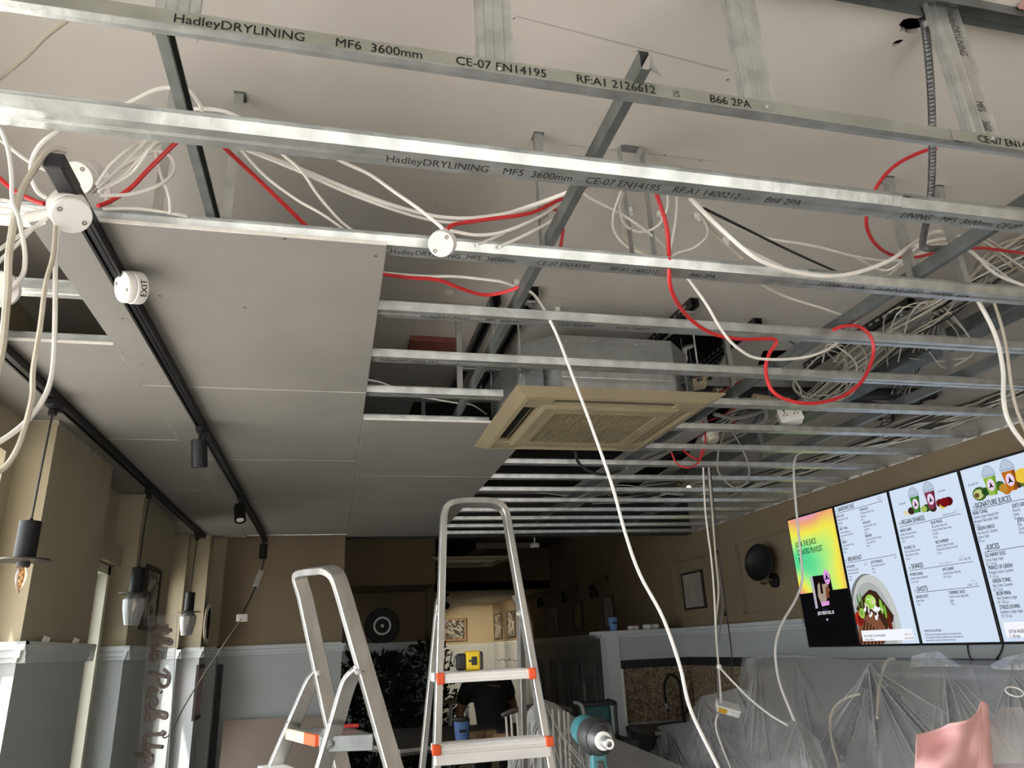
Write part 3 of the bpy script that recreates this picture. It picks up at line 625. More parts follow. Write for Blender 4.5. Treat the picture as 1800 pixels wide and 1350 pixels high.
# upper left corner
cable('stained white cable crossing the top left corner', [(-40,165),(0,137),(45,100),(80,65),(118,36)], 'z', 2.80, 2.98, .0042, cabc)
cable('thick cream cable curling from the free end of the black track', [(116,266),(98,262),(78,272),(58,300),(36,340),(26,380),(18,430),(15,460),(13,517),(3,617),(-14,680)], 'y', 1.47, 1.36, .0068, cabc)
cable('white cable with printed text hanging down to the box at the left edge', [(-2,218),(14,263),(20,308),(22,354),(33,385),(42,431),(44,460),(39,485),(20,508),(6,514)], 'y', 1.42, 1.40, .0045)
cable('white cable looping from the second batten to the lower junction box', [(110,225),(75,250),(57,280),(55,310),(65,335),(80,347)], 'y', 1.45, 1.56, .0052)
cable('white cable slanting from the left edge to the upper junction box', [(-20,232),(0,245),(50,283),(103,309)], 'y', 1.50, 1.62)
cable('red cable entering the lower junction box from the left edge', [(-20,298),(0,314),(25,335),(60,353),(78,358)], 'y', 1.62, 1.60, .0055, R_)
cable('red cable rising from the junction boxes to the second batten', [(172,362),(195,353),(230,330),(262,297),(310,250),(340,225)], 'z', 2.76, 2.90, .0055, R_)
for i, pp in enumerate([[(78,392),(50,404),(20,424),(-12,446)], [(80,385),(58,402),(30,430),(-12,470)], [(-12,364),(20,368),(45,373),(78,372)], [(-12,352),(10,352),(30,360),(60,368),(80,376)], [(-12,376),(40,381),(80,378)]]):
    cable(['white cable from the junction spout down to the left edge', 'lower white cable from the junction spout to the left edge', 'white cable running level into the lower junction box', 'white cable arching into the lower junction box', 'white cable lying along the third batten at the left edge'][i], pp, 'y', 1.58, 1.50 if i < 2 else 1.6, .004, None, GC)
cable('long white loop hanging from the lower junction box, outer drop', [(104,392),(98,450),(97,533),(95,617),(90,663),(77,700),(50,737),(20,763),(-15,785)], 'y', 1.58, 1.40, .005)
cable('long cream loop hanging from the lower junction box, inner drop', [(98,392),(93,450),(80,500),(70,577),(58,650),(57,690),(50,727),(33,783),(10,820),(-20,838)], 'y', 1.57, 1.38, .005, cabc)
for i, pp in enumerate([[(172,330),(205,300),(235,270),(262,245),(300,215)], [(175,335),(215,310),(250,275),(278,248),(310,222)], [(170,325),(195,290),(225,264),(252,250),(290,225)], [(173,338),(230,305),(262,264),(288,246),(330,222)]]):
    cable(['first','second','third','fourth'][i]+' white cable of the fan rising right from the upper junction box', pp, 'z', 2.755, 2.88, .0042, None, GC)
cable('white cable looping back right of the junction boxes', [(176,344),(230,341),(280,325),(305,302),(302,278),(278,266),(250,274),(205,300),(174,328)], 'y', 1.66, 1.68, .0045)
cable('white cable dropping from the loop onto the third batten', [(274,268),(282,305),(297,345),(299,377)], 'y', 1.66, 1.70, .0042)
cable('white cable lying along the third batten right of the track', [(180,368),(230,366),(270,370),(330,380)], 'y', 1.69, 1.72, .004)
cable('white cable bending over the second batten at the left strap hanger', [(200,193),(240,173),(267,160),(293,154),(330,158),(352,185),(355,198)], 'z', 2.92, 2.86, .0045)
cable('white cable arching past the left primary channel', [(300,210),(318,200),(338,192),(362,191),(400,198),(450,222)], 'z', 2.90, 2.86, .0045)
for i in range(2): cable(['left','right'][i]+' cable of the pair holding the round box marked for the exit', [(184+i*5,300),(190+i*6,370),(206+i*6,430),(222+i*6,482)], 'y', 1.66, 1.98, .004)
cable('red cable slanting down from the second batten to the first board', [(380,245),(397,262),(450,312),(500,360),(545,404)], 'z', 2.88, 2.80, .0058, R_)
cable('thin white cable left of the two crossing over the first board', [(410,248),(427,267),(467,310),(520,350),(567,377),(610,408)], 'z', 2.85, 2.78, .0038)
cable('white cable slanting steeply to the front edge of the first board', [(480,255),(500,274),(530,300),(560,344),(600,390),(630,412)], 'z', 2.86, 2.78, .0038)
cable('long white cable sagging from the second batten to the middle channel', [(425,258),(447,267),(517,293),(600,327),(667,353),(733,373),(780,382),(833,383),(900,373),(967,350),(1030,327)], 'z', 2.84, 2.86, .0056)
cable('second long white cable sagging just below the first toward the middle channel', [(430,262),(520,298),(600,334),(667,360),(733,381),(790,391),(850,386),(930,362),(1040,322)], 'z', 2.83, 2.86, .0045)
cable('white cable falling to the round junction box below the third batten', [(590,278),(607,287),(650,307),(693,337),(740,370),(772,396),(780,404)], 'y', 1.66, 1.64, .0048)
cable('red cable from the hanging round box to the middle channel', [(785,404),(800,394),(860,385),(930,375),(975,355),(1035,325)], 'y', 1.66, 1.72, .0058, R_)
cable('red cable tail beside the middle primary channel', [(970,368),(985,372),(990,395),(985,435),(975,450)], 'y', 1.74, 1.86, .0048, R_)
cable('white cable looping low from the round box back up to the channel', [(790,405),(840,413),(890,406),(950,380),(990,352),(1010,335)], 'y', 1.68, 1.74, .0048)
cable('white cable rising from the third batten to the middle channel', [(878,434),(930,410),(975,385),(1004,360)], 'y', 1.70, 1.75, .0046)
cable('short frayed white cable end on the third batten', [(838,430),(860,422),(886,410)], 'y', 1.71, 1.73, .0042)
# between the boards and the middle channel
cable('red cable running from the first board to the middle channel', [(660,480),(680,483),(720,488),(770,492),(810,507),(850,518),(885,514),(918,502)], 'z', 2.80, 2.80, .0062, R_)
cable('white cable above the red one between the board and the channel', [(660,476),(680,480),(740,485),(800,486),(860,492),(885,496),(915,507)], 'z', 2.83, 2.83, .0048)
cable('white cable glimpsed between the fifth batten and the boards', [(640,666),(675,674),(720,694),(755,700),(800,708),(830,712),(855,728)], 'z', 2.83, 2.83, .004)
# the long drop in front of the cassette
cable('long white cable hanging in front of the air conditioner down past the worktop', [(915,507,2.16),(940,520,2.16),(975,580,2.14),(1010,670,2.12),(1040,750,2.1),(1075,850,2.08),(1100,940,2.06),(1125,1010,2.05),(1165,1085,2.04),(1195,1170,2.03),(1215,1250,2.02),(1268,1360,2.0),(1300,1440,2.0)], 'y', 2, 2, .0052)
# middle right tangle
cable('white cable from the channel down to the bunch of clipped cables', [(1020,335),(1040,350),(1090,375),(1130,402),(1165,430),(1178,448)], 'z', 2.90, 2.82, .004)
cable('thin white loop hanging under the second batten', [(1092,335),(1078,378),(1080,408),(1100,432),(1132,448)], 'z', 2.86, 2.80, .0034)
cable('cream loop hanging beside the thin white loop', [(1096,338),(1088,380),(1094,415),(1122,440),(1150,448)], 'z', 2.88, 2.80, .0034, cabc)
cable('round white loop under the second batten', [(1174,340),(1172,370),(1155,398),(1125,408),(1098,395),(1089,365),(1090,340)], 'z', 2.85, 2.86, .0038)
cable('white cable dropping beside the hanging red cable', [(1190,345),(1188,385),(1182,420),(1176,450)], 'z', 2.88, 2.80, .0036)
cable('cream cable beside the red cable, left', [(1165,400),(1170,430),(1172,452)], 'z', 2.86, 2.80, .0036, cabc)
cable('red cable dropping through the grid and ending in a wide hanging loop', [(1150,330,1.62),(1157,350,1.62),(1172,400,1.66),(1176,450,1.72),(1180,510,1.80),(1210,557,1.95),(1250,585,2.02),(1300,596,2.05),(1363,597,2.08),(1352,622,2.1),(1346,650,2.1),(1356,685,2.1),(1385,703,2.1),(1430,709,2.1),(1480,697,2.1),(1515,670,2.1),(1534,628,2.1),(1532,595,2.08),(1512,575,2.07),(1485,573,2.07),(1464,580,2.08)], 'y', 2, 2, .0066, R_)
cable('red cable lying over the channel behind the hanging loop', [(1465,578),(1430,608),(1390,630),(1320,662),(1260,692)], 'z', 2.84, 2.84, .005, R_)
cable('red cable curving from the steel conduit round to the right edge', [(1645,262,1.40),(1620,267,1.45),(1575,290,1.5),(1545,322,1.55),(1526,365,1.6),(1524,400,1.65),(1540,430,1.72),(1570,449,1.78),(1610,452,1.8),(1660,441,1.8),(1720,436,1.82),(1760,440,1.84),(1820,448,1.86)], 'y', 2, 2, .0056, R_)
cable('thick white cable sweeping from the clip fan under the third batten', [(1212,348,1.62),(1260,395,1.62),(1320,448,1.62),(1367,470,1.64),(1417,482,1.66),(1467,485,1.67),(1517,476,1.68),(1567,456,1.68),(1600,432,1.7),(1630,413,1.74),(1655,408,1.78),(1692,429,1.84),(1720,453,1.88),(1755,484,1.9),(1830,512,1.9)], 'y', 2, 2, .0066)
cable('white cable stretched from the clip fan toward the right channel', [(1220,352),(1260,382),(1300,400),(1340,417),(1433,433),(1500,450),(1560,458),(1612,452),(1650,430)], 'z', 2.90, 2.92, .0042)
cable('white cable of the clip fan passing behind the third batten', [(1218,352),(1250,390),(1290,425),(1340,452),(1400,480)], 'z', 2.89, 2.84, .0046)
cable('black cable under the clip fan', [(1225,360),(1310,402),(1370,432),(1415,453),(1480,482)], 'z', 2.90, 2.86, .004, cabk)
cable('cream cable of the clip fan, steepest', [(1215,352),(1245,395),(1270,425),(1305,455)], 'z', 2.92, 2.84, .0038, cabc)
cable('thin cable hooking left below the clip fan', [(1218,358),(1240,392),(1242,415),(1220,435),(1192,444),(1180,452)], 'z', 2.90, 2.82, .0034)
cable('white cable sagging between the third and fourth battens', [(1325,490),(1343,502),(1383,522),(1440,540),(1490,556),(1520,551),(1560,522),(1575,500)], 'z', 2.80, 2.84, .0045)
cable('white cable hanging in a deep curve across the fourth batten', [(1200,478,1.98),(1212,493,1.98),(1243,537,2.0),(1270,583,2.02),(1297,612,2.05),(1333,630,2.08),(1400,630,2.1),(1447,618,2.12),(1483,593,'z',2.765),(1510,557,'z',2.80),(1540,522,'z',2.85),(1560,505,'z',2.86)], 'y', 2, 2, .0052)
for i, pp in enumerate([[(1500,450),(1560,475),(1620,430),(1680,418),(1720,415)], [(1540,500),(1590,462),(1640,430),(1700,420),(1740,440)], [(1555,490),(1600,455),(1650,432),(1710,425)], [(1590,500),(1625,455),(1680,428),(1730,432),(1780,470)], [(1580,440),(1640,422),(1690,415),(1730,425),(1775,455),(1830,490)], [(1735,420),(1765,440),(1790,470),(1830,500)], [(1700,440),(1740,465),(1790,500),(1840,530)]]):
    cable('%s white cable of the tied bunch crossing behind the right channel' % ORD[i], pp, 'z', 3.0, 2.98, .004, [cabw, cabc][i % 2], GC)
cable('thick white cable hanging from the right channel down the right edge of the view', [(1672,440,1.95),(1683,467,1.95),(1720,530,1.95),(1750,590,1.95),(1763,650,1.95),(1764,700,1.95),(1773,740,1.95),(1802,782,1.95),(1850,830,1.95)], 'y', 2, 2, .0078)
cable('thinner cream cable hanging at the right edge beside the thick white one', [(1680,497,2.0),(1712,500,2.0),(1735,508,2.0),(1752,545,2.0),(1768,605,2.0),(1780,690,2.0),(1797,745,2.0),(1840,830,2.0)], 'y', 2, 2, .0058, cabc)
# ---- bundles in the void to the right (hardly told apart: shared labels)
random.seed(11)
def bundle(path, z, n, spread, zs, label, group, mats, r=(.003,.0055)):
    for i in range(n):
        ox, oy = random.gauss(0, spread), random.gauss(0, spread); w = random.random()
        base = []
        for j, q in enumerate(path):
            p = Uz(q[0], q[1], z if len(q) < 3 else q[2]); base.append(p+Vector((ox+random.gauss(0, .022), oy+random.gauss(0, .022), random.uniform(-zs, zs))))
        base = [Vector((min(p.x, XR-.03), p.y, min(max(p.z, 2.83), ZS-.012))) for p in base]
        tag(MB().tube(spline(base, 6), random.uniform(*r), 6).build('cable', random.choice(mats), smooth=True), label, 'cable', group)
bundle([(1850,410),(1760,465),(1690,515),(1620,565),(1540,620),(1450,690),(1370,750)], 3.05, 34, .045, .03, 'grey and cream cable in the loose bundle right of the third primary channel', 'cables of the main bundle', [cabg, cabg, cabc, cabk, cabc, cabw], (.0035, .006))
bundle([(1660,545),(1630,600),(1605,650),(1580,700),(1600,735),(1660,745)], 3.05, 14, .03, .03, 'dark cable turning down from the main bundle toward the wall', 'cables turning off the main bundle', [cabg, cabk, cabc, cabk])
bundle([(1300,860),(1400,828),(1500,790),(1600,752),(1700,722),(1820,690)], 2.90, 14, .05, .04, 'cable lying along the top of the wall above the menu screens', 'cables above the menu wall', [cabw, cabc, cabg, cabk, cabw])
bundle([(1390,705),(1480,700),(1580,702),(1700,705),(1800,712)], 3.08, 5, .03, .02, 'black cable lying level in the void behind the red loop', 'level black cables', [cabk, cabk, cabg], (.008, .014))
bundle([(1000,870),(1100,868),(1200,862),(1300,852),(1380,838)], 2.95, 12, .18, .08, 'cable lying in the far void over the back battens', 'cables of the far void', [cabw, cabg, cabk, cabc], (.003, .005))
bundle([(1150,800),(1230,770),(1300,740),(1360,705)], 3.0, 8, .08, .06, 'dark cable in the void behind the air conditioner', 'cables behind the air conditioner', [cabk, cabg, cabr, cabk])
bundle([(1560,640),(1580,560),(1640,545),(1690,580),(1700,625),(1660,640),(1610,620)], 3.02, 3, .03, .03, 'thin white cable loop hanging in the void above the sixth batten', 'white loops in the void', [cabw, cabc], (.0028, .0035))
bundle([(1450,640),(1470,610),(1500,630),(1480,690),(1430,700),(1395,680),(1400,640)], 2.93, 4, .02, .03, 'thin white cable loop inside the red loop', 'white loops inside the red loop', [cabw, cabc], (.0028, .0038))
bundle([(1470,800),(1560,775),(1650,760),(1740,735)], 2.86, 5, .04, .02, 'thin white cable draped over the battens next to the menu wall', 'draped thin white cables', [cabw, cabc], (.003, .004))
# dark horizontal pipes and ledge in the void near the menu wall
tag(MB().tube([(2.05, 3.72, 3.08), (3.66, 3.60, 3.08)], .035, 12).build('service_pipe', cabk, smooth=True), 'black service pipe crossing the void behind the red cable loop', 'pipe')
tag(MB().bbox(2.92, 3.06, 1.8, 6.9, 3.02, 3.09, .004).build('cable_tray', galv_dark), 'grey cable tray running along the void near the menu wall', 'tray')
tag(MB().bbox(2.2, 2.34, 4.1, 6.9, 2.96, 3.10, .004).build('boxed_beam', upper_m), 'boxed plaster beam in the far void', 'beam')
# hanging loops and drops further back
cable('thin grey loop hanging below the round detector base', [(1272,762),(1262,800),(1264,832),(1290,857),(1312,848),(1317,822),(1305,790),(1288,760)], 'y', 3.75, 3.75, .0045, cabg)
cable('red cable loop hanging under the battens right of the cassette', [(1180,795),(1190,815),(1210,822),(1228,812),(1234,790)], 'y', 3.7, 3.7, .005, R_)
cable('second red loop beside the detector base', [(1200,790),(1215,803),(1232,805),(1240,775),(1236,740)], 'y', 3.72, 3.75, .005, R_)
cable('black cable loop hanging behind the cassette', [(1006,790,'z',2.80),(1012,797,4.0),(1016,812),(1035,828),(1062,834),(1090,828)], 'y', 4.0, 4.1, .009, cabk)
for i, (dx, m) in enumerate([(0, cabw), (8, cabc)]):
    cable(['left','right'][i]+' white cable of the pair hanging to the small white switch box', [(1236+dx*1.2,822),(1240+dx*1.5,900),(1250+dx,980),(1255+dx,1040),(1258,1100),(1263,1170),(1268,1238)], 'y', 3.95, 3.80, .0052, m)
cable('thin purple grey cable twisted round the hanging pair', [(1244,825),(1250,900),(1262,1000),(1270,1060),(1262,1140),(1262,1200),(1262,1262),(1270,1300),(1288,1360),(1300,1420)], 'y', 3.97, 3.75, .0035, mat('purple grey sheath', (.17, .14, .17), .5))
cable('white cable tail hanging under the small switch box', [(1262,1255),(1258,1275),(1268,1310),(1285,1352),(1300,1400)], 'y', 3.8, 3.7, .005)
cable('white cable branching from the pair across to the draped counter', [(1262,1170),(1285,1195),(1320,1230),(1357,1259),(1385,1275)], 'y', 3.8, 3.5, .0052)
cable('white cable hanging in front of the playlist screen to the draped counter', [(1440,792,4.1),(1405,797,4.05),(1396,815,4.0),(1396,850,3.95),(1402,920,3.9),(1408,980,3.9),(1410,1020,3.88),(1398,1055,3.85),(1375,1095,3.8),(1364,1130,3.75),(1364,1165,3.7),(1372,1205,3.6),(1396,1266,3.45)], 'y', 2, 2, .0068)
cable('thin black cable with a plug hanging under the wall shelf', [(1248,822),(1256,900),(1268,1000),(1274,1050),(1281,1105),(1286,1150),(1286,1185)], 'y', 4.25, 4.6, .004, cabk)
# ================================================================ junction boxes and fittings
def jbox(c, axis, lab, r=.037, h=.034, spout=None, letter=None):
    c = Vector(c); axis = Vector(axis).normalized()
    t = thing('junction_box', c-Z*r, lab, 'junction box', 'round white junction boxes')
    MB().lathe([(0.0001, -h), (r*1.0, -h), (r*1.03, -h*.9), (r*1.03, -.002), (r*.98, 0)], c, axis, 26).build('base', whitep, t, True)
    MB().lathe([(r*.985, .001), (r*1.0, .004), (r*.99, .018), (r*.95, .021), (r*.30, .021), (.0001, .0205)], c, axis, 26).build('lid', whitep, t, True)
    a = axis.orthogonal().normalized()
    for s in (-1, 1): MB().lathe([(.0055, .0205), (.0055, .0222), (.003, .0222), (.0015, .0205)], c+a*(s*r*.68), axis, 9).build('lid_screw', mat('screw recess', (.25, .22, .19), .5), t, True)
    if spout:
        d = Vector(spout).normalized(); MB().lathe([(.011, 0), (.011, .05), (.0085, .05), (.0085, .02)], c-axis*h*.45+d*(r*.85), d, 14).build('cable_spout', whitep, t, True)
    return t
jbox(Uy(124,374,1.57), (.42,-.55,-.72), 'round white junction box with a spout, left of the black track end', .041, .045, (-1,-.1,-.45))
jbox(Uy(142,312,1.68), (-.15,-.75,-.62), 'round white junction box half hidden behind the black track end', .040, .045)
jbox(Uy(-2,508,1.42), (.3,-.8,-.4), 'round white junction box cut by the left edge of the view', .034, .03)
jbox(Uy(777,428,1.62), (-.25,-.75,-.55), 'round white junction box hanging from the red cable at the third batten', .034, .03)
tx = jbox(Uy(228,505,1.95), (-.75,-.6,-.28), 'round white box with EXIT written on its side, hanging by the black track', .044, .030)
bc = Uy(240,512,1.92)
pr = MB(); e1 = Vector((.62,-.62,.48)).normalized()
vd = (bc-EYE).normalized(); right = (r3*.86+u3*.5).normalized(); upv = (u3*.86-r3*.5).normalized()
ax_ = Vector((-.75,-.6,-.28)).normalized(); c0 = Uy(228,505,1.95)
tmp = MB(); put_text(tmp, 'EXIT', (0,0,0), X, Y, .026, .9, .012)
radial0 = (-vd-ax_*(-vd).dot(ax_)).normalized(); tang = ax_.cross(radial0)
if tang.dot(r3) < 0: tang = -tang
ww = max(v.x for v in tmp.v)
for v in tmp.v:
    th_ = (v.x-ww/2)/.0455; rad = radial0*math.cos(th_)+tang*math.sin(th_)
    pr.v.append(c0 - ax_*(.024-v.y*.9) + rad*.0460)
pr.f = list(tmp.f); stuff(pr.build('hand_written_letters', inkm, tx))
# detector base, twin socket box, hanging switch box, small lit lamp
c = Uy(1250,771,3.78); t = thing('smoke_detector', c-Z*.03, 'cream smoke detector hanging loose right of the cassette', 'detector')
ax_ = Vector((.25,-.45,-.8)); MB().lathe([(.0001,-.02),(.056,-.02),(.058,-.004),(.054,0)], c, ax_, 26).build('base', whitep, t, True)
MB().lathe([(.048,0),(.046,.014),(.036,.026),(.0001,.03)], c, ax_, 22).build('chamber', mat('cream plastic', (.62,.58,.48), .5), t, True)
c = Uy(1388,733,3.35); t = thing('socket_box', c-Z*.05, 'white twin socket box hanging under the battens behind the red loop', 'socket')
ex = Vector((.88,-.4,.12)).normalized(); ez = Vector((.0,.25,1)).normalized(); ey = ez.cross(ex).normalized(); ez = ex.cross(ey)
MB().obox(c, ex, ey, ez, .058, .036, .042, .004).build('back_box', whitep, t); fc = c-ey*.0375
MB().obox(fc, ex, ey, ez, .061, .004, .045, .002).build('face_plate', whitep, t)
m = MB()
for s in (-1, 1):
    for q in ((0,.010),(-.009,-.006),(.009,-.006)): m.obox(fc-ey*.0042+ex*(s*.028+q[0])+ez*(q[1]), ex, ey, ez, .003, .0006, .0042)
    m.obox(fc-ey*.0045+ex*(s*.028)+ez*.027, ex, ey, ez, .005, .001, .006)
stuff(m.build('pin_slots', blackp, t))
c = Uy(1279,1246,3.8); t = thing('switch_box', c-Z*.05, 'small white box with a yellow label hanging from the pair of cables', 'switch box')
ex = Vector((.9,-.3,-.30)).normalized(); ey = Vector((.2,.88,.35)).normalized(); ez = ex.cross(ey).normalized(); ey = ez.cross(ex)
MB().obox(c, ex, ey, ez, .058, .045, .016, .004).build('body', whitep, t); MB().obox(c+ez*.018, ex, ey, ez, .060, .047, .004, .002).build('cover', whitep, t)
MB().obox(c-ex*.032-ey*.0455, ex, ey, ez, .022, .0012, .012).build('yellow_label', mat('yellow label', (.75,.42,.03), .6), t)
for s in (.01, .035): MB().obox(c+ex*s-ey*.047, ex, ey, ez, .01, .003, .01, .001).build('terminal', whitep, t)
c = Uy(1211,858,5.2); t = thing('festoon_lamp', c-Z*.03, 'small lit lamp hanging among the far battens', 'lamp')
MB().lathe([(.014,0),(.018,.02),(.016,.05),(.006,.055)], c+Vector((-.05,.03,.02)), (-.6,0,.5), 12).build('holder', brass, t, True)
MB().lathe([(.0001,-.02),(.014,-.014),(.02,0),(.012,.016),(.004,.02)], c, (-.6,0,.5), 14).build('bulb', mat('lit bulb glass', (1,.9,.62), .3, emit=5), t, True)
cable('short cable holding the small lit lamp', [(1209,857,5.2),(1203,852,5.2),(1201,845,'z',2.74),(1203,838,'z',2.80),(1206,826,'z',2.9)], 'y', 5.2, 5.2, .004, cabk)
c = Uy(1264,1172,3.8); tag(MB().lathe([(.0001,-.014),(.011,-.01),(.014,0),(.011,.01),(.0001,.014)], c, (0,0,1), 12).build('cable_connector', whitep, smooth=True), 'small white connector where the hanging pair of cables branches', 'connector')
# grey flexible duct
cable('grey ribbed hose looping right of the cassette', [(1255,728),(1290,735),(1325,728),(1345,722),(1345,738),(1325,748),(1300,745)], 'y', 3.6, 3.7, .012, cabg)
# chain
t = thing('hanging_chain', Uz(1400,606,2.85), 'short dark chain hanging under the fourth batten', 'chain')
for i in range(9):
    p = Uz(1388+i*2.7, 600+i*1.7, 2.84); d = Vector((.8,.5,-.2 if i % 2 else .3)).normalized(); e = d.cross(Z if i % 2 else Y).normalized()
    MB().tube([p+d*(.010*math.cos(a))+e*(.006*math.sin(a)) for a in [q*PI/5 for q in range(10)]], .0016, 5, closed=True).build('chain_link', galv_dark, t)
# ================================================================ menu screens
SX = 3.64
yb = [1.467*SX, 1.301*SX, 1.1405*SX, .974*SX, .806*SX]
sz0, sz1 = CZ-.031*SX, CZ+.2425*SX
bezel = mat('black screen bezel', (.008, .008, .009), .3, 0, .2)
def emis(name, col, st, grad=None):
    m = bpy.data.materials.new(name); m.use_nodes = True; t = m.node_tree; t.nodes.clear()
    o = t.nodes.new('ShaderNodeOutputMaterial'); e = t.nodes.new('ShaderNodeEmission'); e.inputs[0].default_value = (*col, 1); e.inputs[1].default_value = st
    if grad:
        tc = t.nodes.new('ShaderNodeTexCoord'); n = t.nodes.new('ShaderNodeTexNoise'); n.inputs['Scale'].default_value = 2.2; n.inputs['Detail'].default_value = 0; n.inputs['Distortion'].default_value = .2
        mp = t.nodes.new('ShaderNodeMapping'); mp.inputs['Location'].default_value = (.3, 1.93, .0); t.links.new(tc.outputs['Object'], mp.inputs[0]); t.links.new(mp.outputs[0], n.inputs[0])
        r = t.nodes.new('ShaderNodeValToRGB'); el = r.color_ramp.elements; el[0].position = .30; el[1].position = .72
        el[0].color = (*grad[0], 1); el[1].color = (*grad[-1], 1)
        for i, c in enumerate(grad[1:-1]): q = el.new(.30+.42*(i+1)/(len(grad)-1)); q.color = (*c, 1)
        if name == 'rainbow gradient':
            vm = t.nodes.new('ShaderNodeVectorMath'); vm.operation = 'DISTANCE'; vm.inputs[1].default_value = (-.03, .13, .72); t.links.new(tc.outputs['Object'], vm.inputs[0])
            ma = t.nodes.new('ShaderNodeMath'); ma.operation = 'MULTIPLY_ADD'; ma.inputs[1].default_value = .55; t.links.new(n.outputs[0], ma.inputs[0]); m3 = t.nodes.new('ShaderNodeMath'); m3.operation = 'MULTIPLY'; m3.inputs[1].default_value = .58; t.links.new(vm.outputs['Value'], m3.inputs[0]); t.links.new(m3.outputs[0], ma.inputs[2]); t.links.new(ma.outputs[0], r.inputs[0])
        else: t.links.new(n.outputs[0], r.inputs[0])
        t.links.new(r.outputs[0], e.inputs[0])
    t.links.new(e.outputs[0], o.inputs[0]); return m
EM = .62
scr_white = emis('lit menu white', srgb(212, 226, 246), EM)
scr_ink = emis('menu ink', srgb(20, 22, 30), EM*.6); scr_grey = emis('menu grey ink', srgb(92, 100, 118), EM)
scr_black = emis('lit black', (.004, .004, .005), EM)
scr_paper = emis('menu label white', srgb(246, 249, 255), EM)
def scol(*c): return emis('screen colour', srgb(*c), EM)
rainbow = emis('rainbow gradient', (1, 1, 1), .62, [srgb(55,200,140), srgb(105,225,150), srgb(185,242,130), srgb(245,236,80), srgb(240,165,120), srgb(222,150,220), srgb(150,120,235)])
NY = -Y
slab = ['leftmost screen, playing a rainbow playlist page above black', 'second menu screen, listing sandwiches and breakfast over a toast photo', 'third menu screen, listing vegan shakes under green and purple cups', 'rightmost menu screen, listing signature juices under green and orange cups']
SCR = []; DISP = {}
for k in range(4):
    a, b = yb[k], yb[k+1]          # a is further
    t = thing('menu_screen', (SX+.03, (a+b)/2, sz0), slab[k], 'screen', 'wall menu screens')
    MB().bbox(SX, SX+.045, b+.0005, a-.0005, sz0, sz1, .003).build('housing', bezel, t)
    DISP[t.name] = MB().box(SX-.0012, SX, b+.014, a-.014, sz0+.014, sz1-.014).build('display', scr_black if k == 0 else scr_white, t)
    SCR.append(t)
def sp(px, py, lift=.002): return Ux(px, py, SX-lift)
class Layer:
    def __init__(s): s.d = {}
    def get(s, m): return s.d.setdefault(m, MB())
    def text(s, m, px, py, st, size, sx=.62, bold=.0): put_text(s.get(m), st, sp(px, py, .0026), NY, Z, size, sx, bold)
    def line(s, m, p0, p1, th=.0028):
        a, b = sp(*p0), sp(*p1); z = (a.z+b.z)/2; s.get(m).box(SX-.0024, SX-.0016, min(a.y, b.y), max(a.y, b.y), z, z+th)
def flat(t, name, m, pts, lift=.002, th=.0006):
    return MB().poly([sp(px, py, lift) for px, py in pts], (1, 0, 0), th).build(name, m, t)
def flat_o(t, name, m, c, ry, rz, lift=.002, n=22, a0=0, a1=2*PI, rot=0):
    p = sp(*c, lift); pts = []
    for i in range(n):
        q = a0+(a1-a0)*i/n; u, v = ry*math.cos(q), rz*math.sin(q); pts.append(p+NY*(u*math.cos(rot)-v*math.sin(rot))+Z*(u*math.sin(rot)+v*math.cos(rot)))
    return MB().poly(pts, (1, 0, 0), .0006).build(name, m, t)
def done(t, L):
    for m, mb in L.d.items():
        if mb.v: stuff(mb.build('menu_lettering' if m is not scr_paper else 'caption_lettering', m, DISP[t.name]))
# --- playlist screen
t = SCR[0]
a, b = yb[0]-.014, yb[1]+.014
MB().box(SX-.0022, SX-.0012, b, a, sz0+.40, sz1-.014).build('rainbow_panel', rainbow, t)
L = Layer()
L.text(scr_ink, 1399, 963, 'JOE & THE JUICE', .062, .60, .012); L.text(scr_ink, 1402, 977, 'CURATED PLAYLIST', .062, .60, .012); L.text(scr_ink, 1405, 990, 'BY:', .062, .60, .012)
for s_, px, py, z_ in (('JUICY BEATS VOL. 03', 1438, 1081, .034), ('MIX', 1453, 1091, .02)): L.text(scr_paper, px, py, s_, z_, .62, .01)
L.text(scol(60, 50, 90), 1446, 1074, 'VOL. 03', .028, .62, .01)
tr_ = t; t = flat(t, 'album_cover', scol(16, 13, 14), [(1428,1013),(1458,1009),(1470,1066),(1438,1069)], .0030)
flat(t, 'album_spine', emis('spine strip', (1,1,1), .5, [srgb(240,220,90), srgb(200,190,220), srgb(120,220,150)]), [(1424,1014),(1428,1013),(1438,1069),(1434,1070)], .0032)
flat(t, 'album_figure', scol(170, 150, 135), [(1437,1028),(1441,1024),(1446,1027),(1454,1025),(1458,1038),(1454,1048),(1452,1060),(1444,1062),(1438,1048)], .0038)
flat_o(t, 'album_face', scol(150, 85, 62), (1439,1020), .014, .024, .0044)
flat(t, 'album_hair', scol(22, 14, 12), [(1436,1015),(1443,1013),(1445,1030),(1447,1044),(1443,1043),(1441,1026),(1437,1022)], .0050)
flat(t, 'album_leg', scol(120, 68, 48), [(1451,1032),(1456,1030),(1458,1050),(1453,1052)], .0050)
flat_o(t, 'round_logo', scol(222, 158, 226), (1453,1014), .036, .055, .0050); 
flat(t, 'album_tag', scol(222, 158, 226), [(1443,1059),(1457,1056),(1458,1063),(1445,1066)], .0056)
L.text(scr_ink, 1446, 1064, 'VOL. 3', .018, .6, .01)
